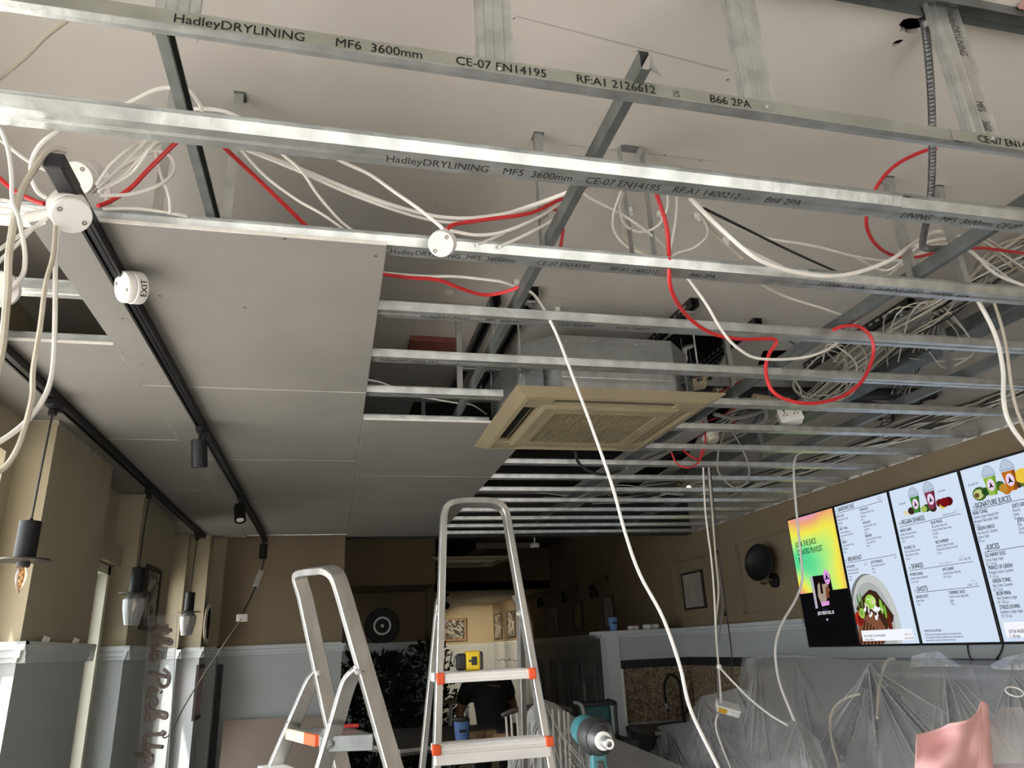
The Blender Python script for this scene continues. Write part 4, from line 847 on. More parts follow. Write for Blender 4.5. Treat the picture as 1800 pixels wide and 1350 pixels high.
def sitter(t, c, s, m=None):            # little seated figure of the round logo
    p = sp(*c, .0058); S = lambda u, v: p+NY*(u*s)+Z*(v*s)
    shp = [(-.9,-.8),(-.75,-.35),(-.35,-.3),(-.45,.1),(-.2,.35),(-.3,.7),(-.05,.95),(.2,.75),(.12,.4),(.4,.2),(.45,-.25),(.8,-.4),(.95,-.8),(.45,-.7),(.1,-.45),(-.35,-.72)]
    return MB().poly([S(*q) for q in shp], (1, 0, 0), .0005).build('logo_figure', m or scr_ink, t)
sitter(t, (1453,1014), .027); t = tr_; done(t, L)
# --- sandwich screen
t = SCR[1]; L = Layer()
def head(L, px, py, s, x2, y2, th=.052):
    L.text(scr_ink, px-5, py, 'THE', .017, .6, .01); L.text(scr_ink, px, py, s, .044, .66, .012); 
def items(L, rows, sz_=.026, szb=.021, dy=5.6):
    for px, py, ti, lines, kc in rows:
        L.text(scr_ink, px, py, ti, sz_, .62, .014)
        for i, ln in enumerate(lines): L.text(scr_grey, px+1.0*(i+1), py+dy*(i+1), ln, szb, .52, .008)
        if kc: L.text(scr_grey, px+1.0*(len(lines)+1), py+dy*(len(lines)+1), kc, szb*.95, .52, .004)
head(L, 1473, 900, 'SANDWICHES', 0, 0); L.line(scr_ink, (1470,903.5), (1552,881))
L.text(scr_ink, 1542, 876, 'OUT  IN', .013, .7); L.text(scr_ink, 1543, 880, '7.8  8.7', .016, .7, .01)
items(L, [(1471,911,"JOE'S CLUB",['Chicken, Avocado, Tomato,','Vegan Pesto'],'491 kcal'), (1511,899,'TUNACADO',['Tuna Mousse, Avocado, Tomato,','Vegan Pesto'],'603 kcal'), (1476,933,'SPICY TUNA',['Tuna Mousse, Jalapenos,','Tabasco, Tomato, Vegan Pesto'],'573 kcal'), (1517,922,'AVOCADO',['Avocado, Mozzarella, Tomato,','Vegan Pesto'],'605 kcal'), (1480,956,'TURKEY',['Turkey, Mozzarella, Tomato,','Vegan Pesto'],'530 kcal'), (1521,945,'SERRANO',['Serrano Ham, Avocado, Mozzarella,','Tomato, Vegan Pesto'],'490 kcal')])
head(L, 1491, 987, 'BREAKFAST', 0, 0); L.line(scr_ink, (1488,991), (1575,974.5))
items(L, [(1489,999,'ACAI BOWL',['Acai, Banana, Peanut Butter,','Hemp seeds, Cacao Nibs,','Granola'],'539 kcal'), (1531,991,"JOE'S PORRIDGE",['Instant Porridge, Granola, Nut','Water'],'472 kcal')])
L.text(scr_ink, 1520, 990, 'OUT  IN', .011, .7); L.text(scr_ink, 1520, 994, '8.2  9.2', .013, .7, .01); L.text(scr_ink, 1573, 982, '2.9', .018, .7, .01)
# toast photo clipped to the display
def clipp(pts):                          # keep inside the display rectangle (local u,z)
    lo, hi = yb[2]+.0145, yb[1]-.0145
    return [Vector((q.x, min(max(q.y, lo), hi), min(max(q.z, sz0+.0145), sz1-.0145))) for q in pts]
def ell(c, ry, rz, lift, n=40): p = sp(*c, lift); return [p+NY*(ry*math.cos(2*PI*i/n))+Z*(rz*math.sin(2*PI*i/n)) for i in range(n)]
def clip_flat(t, name, m, pts, th=.0004): return MB().poly(clipp(pts), (1, 0, 0), th).build(name, m, t)
tr_ = t; t = clip_flat(t, 'plate_shadow', scol(120, 122, 120), ell((1537,1098), .235, .34, .0016))
clip_flat(t, 'plate', scol(196, 200, 198), ell((1541,1096), .225, .325, .0022))
clip_flat(t, 'plate_well', scol(172, 178, 176), ell((1538,1100), .195, .290, .0028))
toast_m = scol(62, 40, 27)
clip_flat(t, 'rear_toast', toast_m, [sp(px, py, .0034) for px, py in [(1505,1070),(1516,1048),(1528,1036),(1540,1040),(1555,1060),(1571,1082),(1570,1092),(1562,1100),(1558,1115),(1548,1120),(1525,1100)]])
gm = emis('grilled bread', (1,1,1), .5, [srgb(60,35,24), srgb(110,70,50), srgb(150,105,80), srgb(90,55,38)])
clip_flat(t, 'front_toast', scol(128, 84, 62), [sp(px, py, .0040) for px, py in [(1508,1098),(1530,1075),(1545,1085),(1560,1110),(1556,1130),(1548,1136),(1513,1136),(1506,1118)]])
for i in range(7):
    o = flat(t, 'grill_mark', scol(52, 31, 22), [(1512+i*6.4,1134-(0 if i<6 else 1)),(1514.5+i*6.4,1134),(1522+i*5.0,1090+i*4),(1520+i*5.0,1090+i*4)], .0046)
random.seed(5)
for (cx_, cy_, rx, ry, col) in [(1530,1058,.055,.05,(150,200,70)),(1533,1056,.035,.03,(190,225,120)),(1515,1078,.03,.035,(165,205,90)),(1515,1078,.014,.016,(120,150,70)),(1549,1066,.014,.05,(140,190,70)),(1556,1075,.012,.045,(120,170,60)),(1510,1088,.05,.05,(165,50,35)),(1513,1090,.03,.035,(120,30,22)),(1509,1060,.008,.06,(80,120,50)),(1514,1056,.008,.055,(95,140,60)),(1565,1100,.02,.09,(100,40,28))]:
    clip_flat(t, 'topping', scol(*col), ell((cx_, cy_), rx, ry, .0050+random.random()*.0008, 12))
for i in range(26): clip_flat(t, 'cheese_crumb', scr_paper if i % 3 else scol(220, 214, 196), ell((1535+random.gauss(0, 8), 1072+random.gauss(0, 6)), random.uniform(.006, .016), random.uniform(.007, .018), .0060+random.random()*.0006, 7))
t = tr_
MB().bbox(SX-.0085, SX-.0068, sp(1607,1120).y, sp(1517,1120).y, sz0+.035, sz0+.105, .0006).build('caption_box', scr_paper, t)
def cap(px, py, s, size, m=scr_ink): put_text(L.get(m), s, sp(px, py, .0092), NY, Z, size, .6, .008)
cap(1519, 1120, 'EXTRA TOPPING / GLUTEN FREE BREAD', .020); cap(1520, 1126, '5 - 88 kcal / 100 kcal', .019); cap(1590, 1117, '+ 0.7 / 1 / 1.4', .018); cap(1590, 1123, 'Vegan Option available', .014)
done(t, L)
# --- cups for the drinks screens
def cup(t, px, py, s, col, dark):        # px,py: centre of the base; s metres tall
    b = sp(px, py, .0024); P = lambda u, v, d=0: b+NY*(u*s)+Z*(v*s)-X*d
    t = MB().poly([P(-.16,0), P(.16,0), P(.25,.62), P(-.25,.62)], (1,0,0), .0005).build('cup_picture', scol(*col), t)
    MB().poly([P(.05,0,.0004), P(.16,0,.0004), P(.25,.62,.0004), P(.13,.62,.0004)], (1,0,0), .0003).build('cup_shade', scol(*dark), t)
    MB().poly([P(-.25,.62), P(.25,.62), P(.27,.70), P(.2,.86), P(.1,.97), P(0,1), P(-.1,.97), P(-.2,.86), P(-.27,.70)], (1,0,0), .0004).build('cup_dome', scol(186, 200, 220), t)
    MB().tube([P(-.27,.70,.0006), P(-.2,.86,.0006), P(-.1,.97,.0006), P(0,1,.0006), P(.1,.97,.0006), P(.2,.86,.0006), P(.27,.70,.0006)], .0012, 5).tube([P(-.27,.68,.0006), P(.27,.68,.0006)], .0014, 5).build('dome_outline', scol(120, 136, 160), t)
    c = P(0, .34, .0010); MB().poly([c+NY*(.15*s*math.cos(q*PI/10))+Z*(.2*s*math.sin(q*PI/10)) for q in range(20)], (1,0,0), .0004).build('cup_logo', scol(238, 214, 240), t)
    S = lambda u, v: c-X*.0008+NY*(u*s*.10)+Z*((v-.1)*s*.11)
    MB().poly([S(*q) for q in [(-.9,-.8),(-.75,-.35),(-.35,-.3),(-.45,.1),(-.2,.35),(-.3,.7),(-.05,.95),(.2,.75),(.12,.4),(.4,.2),(.45,-.25),(.8,-.4),(.95,-.8),(.45,-.7),(.1,-.45),(-.35,-.72)]], (1,0,0), .0003).build('logo_figure', scr_ink, t)
def fruit(t, px, py, r, col, k=.8): return flat_o(t, 'fruit', scol(*col), (px, py), r, r*k, .0018+random.random()*.0005, 14)
t = SCR[2]; L = Layer()
for q in [(1629,893,.03,(40,70,30)),(1636,890,.035,(50,90,35)),(1640,893,.03,(60,45,30)),(1652,884,.03,(110,25,25)),(1660,883,.036,(120,18,22)),(1667,881,.034,(90,14,20)),(1657,889,.024,(215,200,90)),(1602,898,.03,(60,42,34)),(1592,902,.02,(225,214,180)),(1598,903,.016,(235,226,196)),(1624,895,.026,(165,190,90))]: fruit(t, *q)
cup(t, 1613, 901, .165, (72,140,58), (48,104,40)); cup(t, 1640, 894, .172, (136,58,84), (104,38,62))
L.text(scr_ink, 1581, 888, 'GREEN GAINS', .015, .62, .006); L.text(scr_ink, 1649, 866, 'RED SUPREME', .015, .62, .006)
head(L, 1585, 923, 'VEGAN SHAKES', 0, 0); L.line(scr_ink, (1582,927), (1689,903.5)); L.text(scr_ink, 1658, 907, 'REGULAR (16 oz)   6.8   8.7', .014, .6, .008); L.text(scr_ink, 1677, 899, 'OUT   IN', .011, .6)
items(L, [(1582,936,'GREEN GAINS',['Spirulina, Cacao nibs, Avocado,','Protein, Dates, Pea drink'],'503 kcal'), (1637,922,'BLUE MAGIC',['Blue spirulina, Hemp seeds,','Avocado, Protein, Dates, Lemon,','Pea drink'],'497 kcal'), (1590,966,'RE-BUILD 2.0',['Raw cacao, Banana, Avocado,','Protein, Dates, Pea drink'],'465 kcal'), (1645,956,'RED SUPREME',['Strawberry, Banana, Avocado,','Protein, Dates, Beetroot, Pea drink'],'355 kcal')], .027, .022, 6.2)
head(L, 1603, 1000, 'SHAKES', 0, 0); L.line(scr_ink, (1599,1004), (1711,987)); L.text(scr_ink, 1652, 992, 'SMALL (12 oz) / REGULAR (16 oz)', .011, .6); L.text(scr_ink, 1687, 986, '6 / 7   6.6 / 7.8', .022, .62, .01); L.text(scr_ink, 1688, 979, 'OUT      IN', .011, .6)
items(L, [(1600,1013,'POWER SHAKE',['Strawberry, Banana, Vanilla milk'],'233 / 461 kcal'), (1657,1004,'AVO SHAKE',['Avocado, Banana, Vanilla milk'],'434 / 632 kcal')], .027, .022, 6.2)
head(L, 1613, 1040, 'SHOTS', 0, 0); L.line(scr_ink, (1609,1043.5), (1722,1030)); L.text(scr_ink, 1701, 1030, '(2 oz)   3   3.4', .020, .62, .008); L.text(scr_ink, 1708, 1022, 'OUT   IN', .011, .6)
items(L, [(1610,1052,'GINGER SHOT',['Ginger, Apple'],'35 kcal'), (1668,1045,'TURMERIC SHOT',['Turmeric, Lemon, Apple, Black','pepper'],'27 kcal')], .027, .022, 6.2)
L.text(scr_ink, 1625, 1111, 'NUTRITION & ALLERGENS', .019, .62, .012)
for i, s_ in enumerate(['2000 calories a day is used for general nutrition advice, but calorie needs vary. All menu','items are prepared in an open kitchen that handles allergens and we cannot guarantee that','they are allergen free. See our Allergen and Nutrition menu for details.']): L.text(scr_ink, 1626+i*1.2, 1117+i*5, s_, .016, .505, .006)
done(t, L)
t = SCR[3]; L = Layer()
for q in [(1722,868,.05,(70,100,45)),(1720,869,.035,(190,205,130)),(1717,871,.018,(110,80,45)),(1733,864,.03,(40,75,35)),(1757,854,.034,(60,100,40)),(1764,858,.03,(190,140,50)),(1770,862,.028,(180,120,40)),(1797,836,.05,(235,200,70)),(1790,850,.03,(70,55,40)),(1802,848,.03,(90,120,50))]: fruit(t, *q)
cup(t, 1747, 870, .170, (148,190,72), (112,160,48)); cup(t, 1781, 862, .176, (190,112,30), (150,80,20))
L.text(scr_ink, 1702, 855, "JOE'S GREEN MILE", .015, .62, .006)
head(L, 1715, 894, 'SIGNATURE JUICES', 0, 0); L.line(scr_ink, (1709,898.5), (1812,874))
items(L, [(1710,906,'HERB TONIC',['Turmeric, Ginger, Pineapple, Red','bell pepper, Black pepper, Apple'],'272 kcal'), (1718,933,'GREEN SHIELD',['Kale, Broccoli, Cucumber,','Spinach, Apple'],'250 kcal'), (1780,893,"JOE'S GREEN",['Broccoli,','Lemon,'],'301 kcal'), (1789,918,"JOE'S",['Kale,','Cucumber'],'80 kcal')], .030, .025, 7)
head(L, 1736, 967, 'JUICES', 0, 0); L.line(scr_ink, (1730,971.5), (1815,958))
items(L, [(1732,980,'GO AWAY DOC',['Carrot, Ginger, Apple'],'202 / 264 kcal'), (1738,1002,'PRINCE OF GREEN',['Pineapple, Lemon, Cucumber'],'47 / 65 kcal'), (1745,1025,'GREEN TONIC',['Kale, Celery, Cucumber'],'58 / 73 kcal'), (1752,1047,'IRON MAN',['Kiwi, Strawberry, Apple'],'182 / 240 kcal'), (1758,1071,'STRESS DOWN',['Strawberry, Ginger, Apple'],'178 / 250 kcal')], .031, .026, 7.4)
MB().bbox(SX-.0085, SX-.0068, yb[4]+.03, sp(1770,1115).y, sz0+.035, sz0+.115, .0006).build('caption_box', scr_paper, t)
cap(1774, 1113, 'EXTRA INGREDIENT', .026); cap(1776, 1121, '5 - 85 kcal', .025)
done(t, L)
# screen cables dropping behind the wall strip
for i, pp in enumerate([[(1700,1128),(1701,1140),(1704,1153),(1714,1170)], [(1763,1126),(1762,1138),(1757,1150),(1746,1166)]]):
    tag(MB().tube(spline([Ux(*q, 3.66) for q in pp], 6), .004, 7).build('cable', cabk, smooth=True), ['left','right'][i]+' black lead hanging below the menu screens', 'cable')
# ================================================================ right wall: mouldings, lamp, picture, back bar
def moulding(p0, p1, p2, p3, lab):
    q = [Ux(*p, XR) for p in (p0, p1, p2, p3)]; ya = max(q[0].y, q[3].y); y_b = min(q[1].y, q[2].y); za = (q[0].z+q[1].z)/2; zb_ = (q[2].z+q[3].z)/2
    t = MB()
    for (y0, y1, z0, z1) in ((y_b, ya, za-.035, za), (y_b, ya, zb_, zb_+.035), (ya-.035, ya, zb_, za), (y_b, y_b+.035, zb_, za)):
        t.box(XR-.018, XR, y0, y1, z0, z1); t.box(XR-.034, XR-.018, y0+.01*(y1-y0 > .05)+.008, y1-.008, z0+.01, z1-.008)
    return struct(t.build('trim_%d' % lab, tan_m))
moulding((1297,952), (1420,915), (1440,1062), (1313,1082), 40); moulding((1183,988), (1262,966), (1276,1078), (1194,1093), 41)
def frame_x(x, px4, lab, art, name='framed_picture', fm=None, th=.022, w=.02, grp=None, sgn=-1):
    q = [Ux(px, py, x) for px, py in px4]; y0 = min((q[0].y+q[3].y)/2, (q[1].y+q[2].y)/2); y1 = max((q[0].y+q[3].y)/2, (q[1].y+q[2].y)/2); z1 = (q[0].z+q[1].z)/2; z0 = (q[2].z+q[3].z)/2
    t = thing(name, (x, (y0+y1)/2, z0), lab, 'picture', grp); fm = fm or mat('dark wood frame', (.03, .022, .018), .5)
    a, b = (x, x+sgn*th) if sgn > 0 else (x+sgn*th, x)
    MB().box(a, b, y0, y1, z0, z0+w).box(a, b, y0, y1, z1-w, z1).box(a, b, y0, y0+w, z0+w, z1-w).box(a, b, y1-w, y1, z0+w, z1-w).build('frame', fm, t)
    xm = x+sgn*th*.55; MB().box(min(xm, x), max(xm, x), y0+w, y1-w, z0+w, z1-w).build('print', art, t); return t, (y0, y1, z0, z1), xm
def art(name, c1, c2, sc, distort=1.0, third=None):
    m = bpy.data.materials.new(name); m.use_nodes = True; tt = m.node_tree; b = tt.nodes['Principled BSDF']; b.inputs['Roughness'].default_value = .35
    tc = tt.nodes.new('ShaderNodeTexCoord'); n = tt.nodes.new('ShaderNodeTexNoise'); n.inputs['Scale'].default_value = sc; n.inputs['Detail'].default_value = 2; n.inputs['Distortion'].default_value = distort
    r = tt.nodes.new('ShaderNodeValToRGB'); el = r.color_ramp.elements; el[0].position = .46; el[1].position = .54; el[0].color = (*c1, 1); el[1].color = (*c2, 1)
    if third: q = el.new(.62); q.color = (*third, 1)
    tt.links.new(tc.outputs['Object'], n.inputs[0]); tt.links.new(n.outputs[0], r.inputs[0]); tt.links.new(r.outputs[0], b.inputs['Base Color']); return m
frame_x(XR, [(1198,1009),(1235,1001),(1244,1069),(1208,1072)], 'dark framed landscape print inside the wall moulding left of the screens', art('landscape print', (.32,.30,.28), (.42,.38,.30), 3, .6, (.36,.14,.10)))
c = Ux(1341, 990, XR-.09); t = thing('wall_lamp', c-Z*.18, 'black oval dish wall lamp beside the playlist screen', 'wall lamp')
MB().lathe([(.0001,.0),(.09,.006),(.145,.028),(.158,.055),(.154,.058),(.14,.034),(.09,.013),(.0001,.008)], c, (-.9,-.25,.12), 36).build('dish', blackm, t, True)
c2 = Ux(1358, 1020, XR-.03); MB().lathe([(.0001,-.03),(.062,-.03),(.062,-.005),(.05,.0)], c2, (-1,0,0), 24).build('wall_base', blackm, t, True)
MB().tube(spline([c2, c2+Vector((-.05,.01,.03)), c+Vector((.0,0,-.02))], 5), .012, 8).build('arm', brass, t, True); MB().lathe([(.012,0),(.012,.06)], c2+Vector((-.04,.05,-.02)), (0,1,.1), 10).build('brass_cap', brass, t, True)
# painted strip, black strip and stone splashback along the bar
stone = mat('terrazzo splashback', (.33, .25, .17), .4, 0, 0, 30, col2=(.12, .085, .055))
def terrazzo(m):
    t = m.node_tree; v = t.nodes.new('ShaderNodeTexVoronoi'); v.inputs['Scale'].default_value = 26; r = t.nodes.new('ShaderNodeValToRGB'); mx = t.nodes.new('ShaderNodeMix'); mx.data_type = 'RGBA'
    tc = [n for n in t.nodes if n.type == 'TEX_COORD'][0]; t.links.new(tc.outputs['Object'], v.inputs[0]); t.links.new(v.outputs['Distance'], r.inputs[0])
    r.color_ramp.elements[0].position = .22; r.color_ramp.elements[0].color = (1,1,1,1); r.color_ramp.elements[1].position = .34; r.color_ramp.elements[1].color = (0,0,0,1)
    b = t.nodes['Principled BSDF']; old = b.inputs['Base Color'].links[0].from_socket
    t.links.new(r.outputs[0], mx.inputs[0]); t.links.new(old, mx.inputs[6]); mx.inputs[7].default_value = (.46, .37, .27, 1); t.links.new(mx.outputs[2], b.inputs['Base Color'])
terrazzo(stone)
struct(MB().box(XR-.03, XR, 1.2, 7.5, 1.51, 1.74).build('wall_right', panel_m)); rail((XR-.03, 5.36, 1.72), (XR-.03, 7.5, 1.72), (-1,0,0))
struct(MB().box(XR-.032, XR, 1.2, 7.5, 1.43, 1.51).build('trim_42', blackp)); struct(MB().box(XR-.02, XR, 1.2, 7.5, .92, 1.43).build('wall_right', stone))
hw = struct(MB().box(2.80, XR, 7.5, 7.66, 1.51, 1.76).box(2.80, XR, 7.56, 7.66, .0, 1.51).build('wall_back', panel_m), 'half height wall at the end of the bar')
MB().bbox(2.66, XR, 7.44, 7.70, 1.76, 1.80, .006).build('shelf', rail_m, hw); MB().box(2.72, XR, 7.46, 7.68, 1.735, 1.76).build('shelf_moulding', rail_m, hw)
MB().box(2.77, 2.90, 7.49, 7.68, 0, 1.735).build('end_post', rail_m, hw); MB().box(2.90, XR, 7.49, 7.56, 1.43, 1.51).build('black_strip', blackp, hw)
for i in range(3): MB().box(2.925+i*.26, 2.925+(i+1)*.26-.003, 7.535, 7.56, .92, 1.43).build('stone_tile', stone, hw)
MB().box(2.90, 2.92, 7.48, 7.56, .90, 1.43).build('edge_strip', plaster_m, hw)
# sink counter under the half wall
t = thing('sink_counter', (3.25, 7.2, 0), 'dark sink counter below the terrazzo splashback', 'counter')
MB().bbox(2.92, 3.68, 6.90, 7.53, .86, .90, .004).build('worktop', mat('dark worktop', (.05,.045,.04), .3), t); MB().box(2.95, 3.66, 6.96, 7.50, .0, .86).build('cabinet', mat('dark cabinet', (.025,.024,.023), .6), t)
MB().bbox(2.95, 3.25, 6.895, 6.915, .865, .895, .002).build('steel_edge', alu, t)
t = thing('tap', (3.36, 7.30, .90), 'black gooseneck tap over the sink counter', 'tap')
MB().tube(spline([(3.44,7.30,.90),(3.44,7.30,1.2),(3.43,7.30,1.30),(3.34,7.28,1.36),(3.26,7.26,1.28),(3.25,7.26,1.15),(3.27,7.26,1.02)], 7), .013, 10).build('spout', blackm, t, True)
MB().lathe([(.03,0),(.03,.012),(.018,.02),(.018,.1),(.013,.11)], (3.44,7.30,.90), (0,0,1), 16).build('tap_base', blackm, t, True); MB().tube([(3.44,7.30,.98),(3.49,7.26,1.03)], .007, 8).build('lever', blackm, t, True)
MB().lathe([(.0145,0),(.0145,.05)], (3.252,7.26,1.10), (.2,0,-1), 12).build('chrome_collar', alu, t, True)
bluecup = mat('blue paper cup', (.12, .23, .55), .5)
def papercup(c, s, lab):
    t = thing('paper_cup', c, lab, 'cup', 'blue paper cups'); MB().lathe([(.0001,0),(.028*s,0),(.030*s,.006),(.040*s,.105*s),(.0405*s,.108*s)], c, (0,0,1), 22).build('cup_body', bluecup, t, True)
    MB().lathe([(.042*s,.103*s),(.043*s,.111*s),(.039*s,.113*s),(.037*s,.122*s),(.0001,.12*s)], c, (0,0,1), 22).build('lid', blackp, t, True)
    MB().box(c[0]-.018*s, c[0]+.018*s, c[1]-.0395*s, c[1]-.036*s, c[2]+.055*s, c[2]+.068*s).build('printed_band', inkm, t); return t
papercup((2.86, 7.5, 1.80), 1.25, 'blue paper cup with a black lid on the half wall shelf')
for i, (x, r, L_) in enumerate([(3.05,.022,.12),(3.22,.026,.18)]):
    t = thing('drink_can', (x, 7.52, 1.80), ['small crushed silver can on the half wall shelf', 'silver roll lying on the half wall shelf'][i], 'can'); MB().lathe([(.0001,0),(r*.85,.002),(r,.012),(r,L_-.012),(r*.85,L_-.002),(.0001,L_)], (x-.02, 7.52, 1.80+r), (1,.1,0), 16).build('can_body', alu_w, t, True); MB().lathe([(r*1.02,L_*.4),(r*1.02,L_*.6)], (x-.02, 7.52, 1.80+r), (1,.1,0), 16).build('label_band', mat('pale band', (.5,.48,.45), .6), t, True)
tag(MB().bbox(2.68, 2.80, 7.48, 7.6, 1.80, 1.812, .003).build('small_box', blackp), 'small dark flat box at the end of the half wall shelf', 'box')
# ================================================================ draped plastic sheets and what they cover
def plastic(name, alpha, rough=.22):
    m = bpy.data.materials.new(name); m.use_nodes = True; t = m.node_tree; b = t.nodes['Principled BSDF']
    b.inputs['Base Color'].default_value = (.92, .92, .91, 1); b.inputs['Roughness'].default_value = rough; b.inputs['Alpha'].default_value = alpha; b.inputs['Specular IOR Level'].default_value = .7
    tc = t.nodes.new('ShaderNodeTexCoord'); n = t.nodes.new('ShaderNodeTexNoise'); n.inputs['Scale'].default_value = 7; n.inputs['Detail'].default_value = 6; n.inputs['Distortion'].default_value = 1.2
    bp = t.nodes.new('ShaderNodeBump'); bp.inputs['Strength'].default_value = .18; bp.inputs['Distance'].default_value = .03
    t.links.new(tc.outputs['Object'], n.inputs[0]); t.links.new(n.outputs[0], bp.inputs['Height']); t.links.new(bp.outputs[0], b.inputs['Normal']); return m
sheet_m = plastic('dust sheet plastic', .42, .16)
pleat_glint_m = plastic('pleat glint plastic', .55, .2)  # whiter, denser film standing in for light caught on gathered folds
bag_m = plastic('clear bag plastic', .22, .08)
from mathutils import noise as NZ
def drape(top, bot, rows, cols, xt, xb, fold, seed, mode='x', bulge=0, peaks=()):
    rs = random.Random(seed); cr = []
    for (s0, v0, n, spread, amp) in peaks:
        for q in range(n): cr.append((s0+rs.uniform(-.006, .006), v0, s0+rs.uniform(-spread, spread), v0+rs.uniform(.45, 1.0), amp*rs.uniform(.4, 1), rs.uniform(.0022, .005)))
    """sheet between a top pixel line and a bottom pixel line, on depths xt (top) to xb (bottom), with folds fanning down"""
    def at(line, s):
        s = s*(len(line)-1); i = min(int(s), len(line)-2); f = s-i; return [line[i][j]*(1-f)+line[i+1][j]*f for j in range(len(line[0]))]
    def surf(s, v):
            a = at(top, s); b = at(bot, s)
            da = a[2] if len(a) > 2 else xt; db = b[2] if len(b) > 2 else xb
            px, py = a[0]*(1-v)+b[0]*v, a[1]*(1-v)+b[1]*v; d = da*(1-v)+db*v - bulge*math.sin(PI*v)
            u = s*cols
            rd = lambda f, g, o: (1-abs(NZ.noise(Vector((s*f+o+.25*NZ.noise(Vector((v*3, s*4, o))), v*g, o))))*1.6)**3
            w = fold*(.18+.82*min(1, v*1.6))*(NZ.noise(Vector((s*5+seed, v*1.6, seed)))*2.0-rd(7, .8, seed)*.55-rd(15, 1.6, seed+3)*.22+NZ.noise(Vector((s*16, v*7, seed)))*.14)
            for (s0, v0, s1, v1, am, wd) in cr:
                if v0 <= v <= v1:
                    f_ = (v-v0)/(v1-v0); sc_ = s0+(s1-s0)*f_; q_ = (s-sc_)/(wd*(.6+1.4*f_))
                    if abs(q_) < 3: w -= am*math.exp(-q_*q_)*min(1, f_*5)*(1-f_)**.5
            d += w
            return Ux(px, py, d) if mode == 'x' else Uy(px, py, d)
    out = [[surf(i/cols, j/rows) for i in range(cols+1)] for j in range(rows+1)]
    mb = MB().grid(out); pl = MB(); off = Vector((-.004, -.002, .001)) if mode == 'x' else Vector((0, -.005, .001))
    for (s0, v0, s1, v1, am, wd) in cr:
        pp = []; rr = []; N_ = 16; kk = rs.uniform(.55, 1)
        for q in range(N_+1):
            f_ = q/N_; s_ = s0+(s1-s0)*f_; v_ = v0+(v1-v0)*f_*kk
            if 0 <= s_ <= 1 and v_ <= 1: pp.append(surf(s_, v_)+off); rr.append(.0005+.0028*am/.05*math.sin(PI*min(1, .08+f_*.92)))
        if len(pp) > 3: pl.tube(pp, rr, 5)  # pale tube drawn as the highlight along each crease
    mb.pleats = pl; return mb
def sheet(lab, mb, m=sheet_m, name='dust_sheet', cat='plastic sheet'):
    o = mb.build(name, m, smooth=True)
    if mb.pleats.v: stuff(mb.pleats.build('pleat_glints', pleat_glint_m, o, True))
    return tag(o, lab, cat, 'plastic dust sheets')
sheet('large clear plastic sheet draped over the machines under the menu screens', drape([(1300,1190,3.25),(1312,1158,3.2),(1345,1151,3.2),(1420,1153,3.2),(1500,1160,3.15),(1552,1160,3.12),(1620,1164,3.1),(1700,1168,3.1),(1760,1172,3.05),(1860,1165,3.0)], [(1290,1440,2.7),(1340,1440,2.62),(1400,1440,2.55),(1470,1440,2.5),(1540,1440,2.45),(1620,1440,2.4),(1700,1440,2.35),(1780,1440,2.3),(1860,1440,2.3),(1960,1440,2.3)], 48, 300, 3.2, 2.5, .075, 1.3, bulge=.18, peaks=((.50,.02,16,.30,.05),(.17,.02,7,.15,.04),(.72,.03,8,.16,.035),(.30,.03,5,.1,.03),(.9,.05,6,.12,.04))))
sheet('plastic sheet top lying back over the machines to the wall', drape([(1305,1156,3.6),(1345,1150,3.6),(1420,1150,3.6),(1500,1156,3.6),(1552,1158,3.6),(1620,1158,3.6),(1700,1160,3.6),(1760,1160,3.6),(1860,1150,3.6)], [(1300,1190,3.25),(1345,1151,3.2),(1420,1153,3.2),(1500,1160,3.15),(1552,1160,3.12),(1620,1164,3.1),(1700,1168,3.1),(1760,1172,3.05),(1860,1165,3.0)], 6, 60, 3.6, 3.2, .02, 4.0))
sheet('bunched pale plastic heap on top of the draped machines', drape([(1598,1168,3.2),(1602,1154,3.2),(1625,1147,3.2),(1650,1145,3.2),(1665,1155,3.2),(1690,1170,3.2)], [(1600,1172,3.0),(1610,1172,2.98),(1630,1172,2.98),(1655,1172,2.98),(1675,1172,2.98),(1692,1172,3.0)], 12, 30, 3.2, 3.0, .03, 7.0, bulge=.05))
sheet('bunched pale plastic at the right edge under the menu screens', drape([(1740,1168,3.1),(1765,1156,3.1),(1790,1150,3.1),(1830,1146,3.1),(1880,1150,3.1)], [(1745,1176,2.95),(1770,1178,2.95),(1795,1178,2.95),(1835,1180,2.95),(1880,1180,2.95)], 12, 30, 3.2, 3.0, .03, 9.0, bulge=.05))
sheet('grey plastic sheet over the box left of the large sheet', drape([(1208,1275,3.1),(1214,1250,3.1),(1232,1224,3.1),(1270,1216,3.05),(1300,1208,3.0),(1350,1230,2.95)], [(1195,1330,2.9),(1225,1340,2.85),(1260,1345,2.8),(1300,1350,2.8),(1340,1360,2.75),(1400,1370,2.7)], 26, 90, 3, 2.8, .06, 2.0, bulge=.06, peaks=((.4,.03,8,.3,.04),(.75,.03,7,.25,.04))))
sheet('crumpled plastic heap low in front of the sink counter', drape([(1142,1288,3.1),(1160,1276,3.1),(1185,1272,3.05),(1220,1268,3.0),(1260,1280,2.9),(1310,1300,2.8),(1400,1262,2.6),(1440,1300,2.5)], [(1150,1440,2.75),(1190,1440,2.7),(1240,1440,2.6),(1290,1440,2.5),(1340,1440,2.45),(1380,1440,2.4),(1430,1440,2.35),(1480,1440,2.3)], 34, 140, 3, 2.5, .11, 5.0, bulge=.1, peaks=((.2,.05,7,.15,.05),(.5,.05,7,.2,.05),(.86,.02,9,.2,.05))))
dk = mat('dark machine casing', (.03, .03, .03), .45, .2); stl = mat('dull steel casing', (.16, .16, .16), .4, .6)
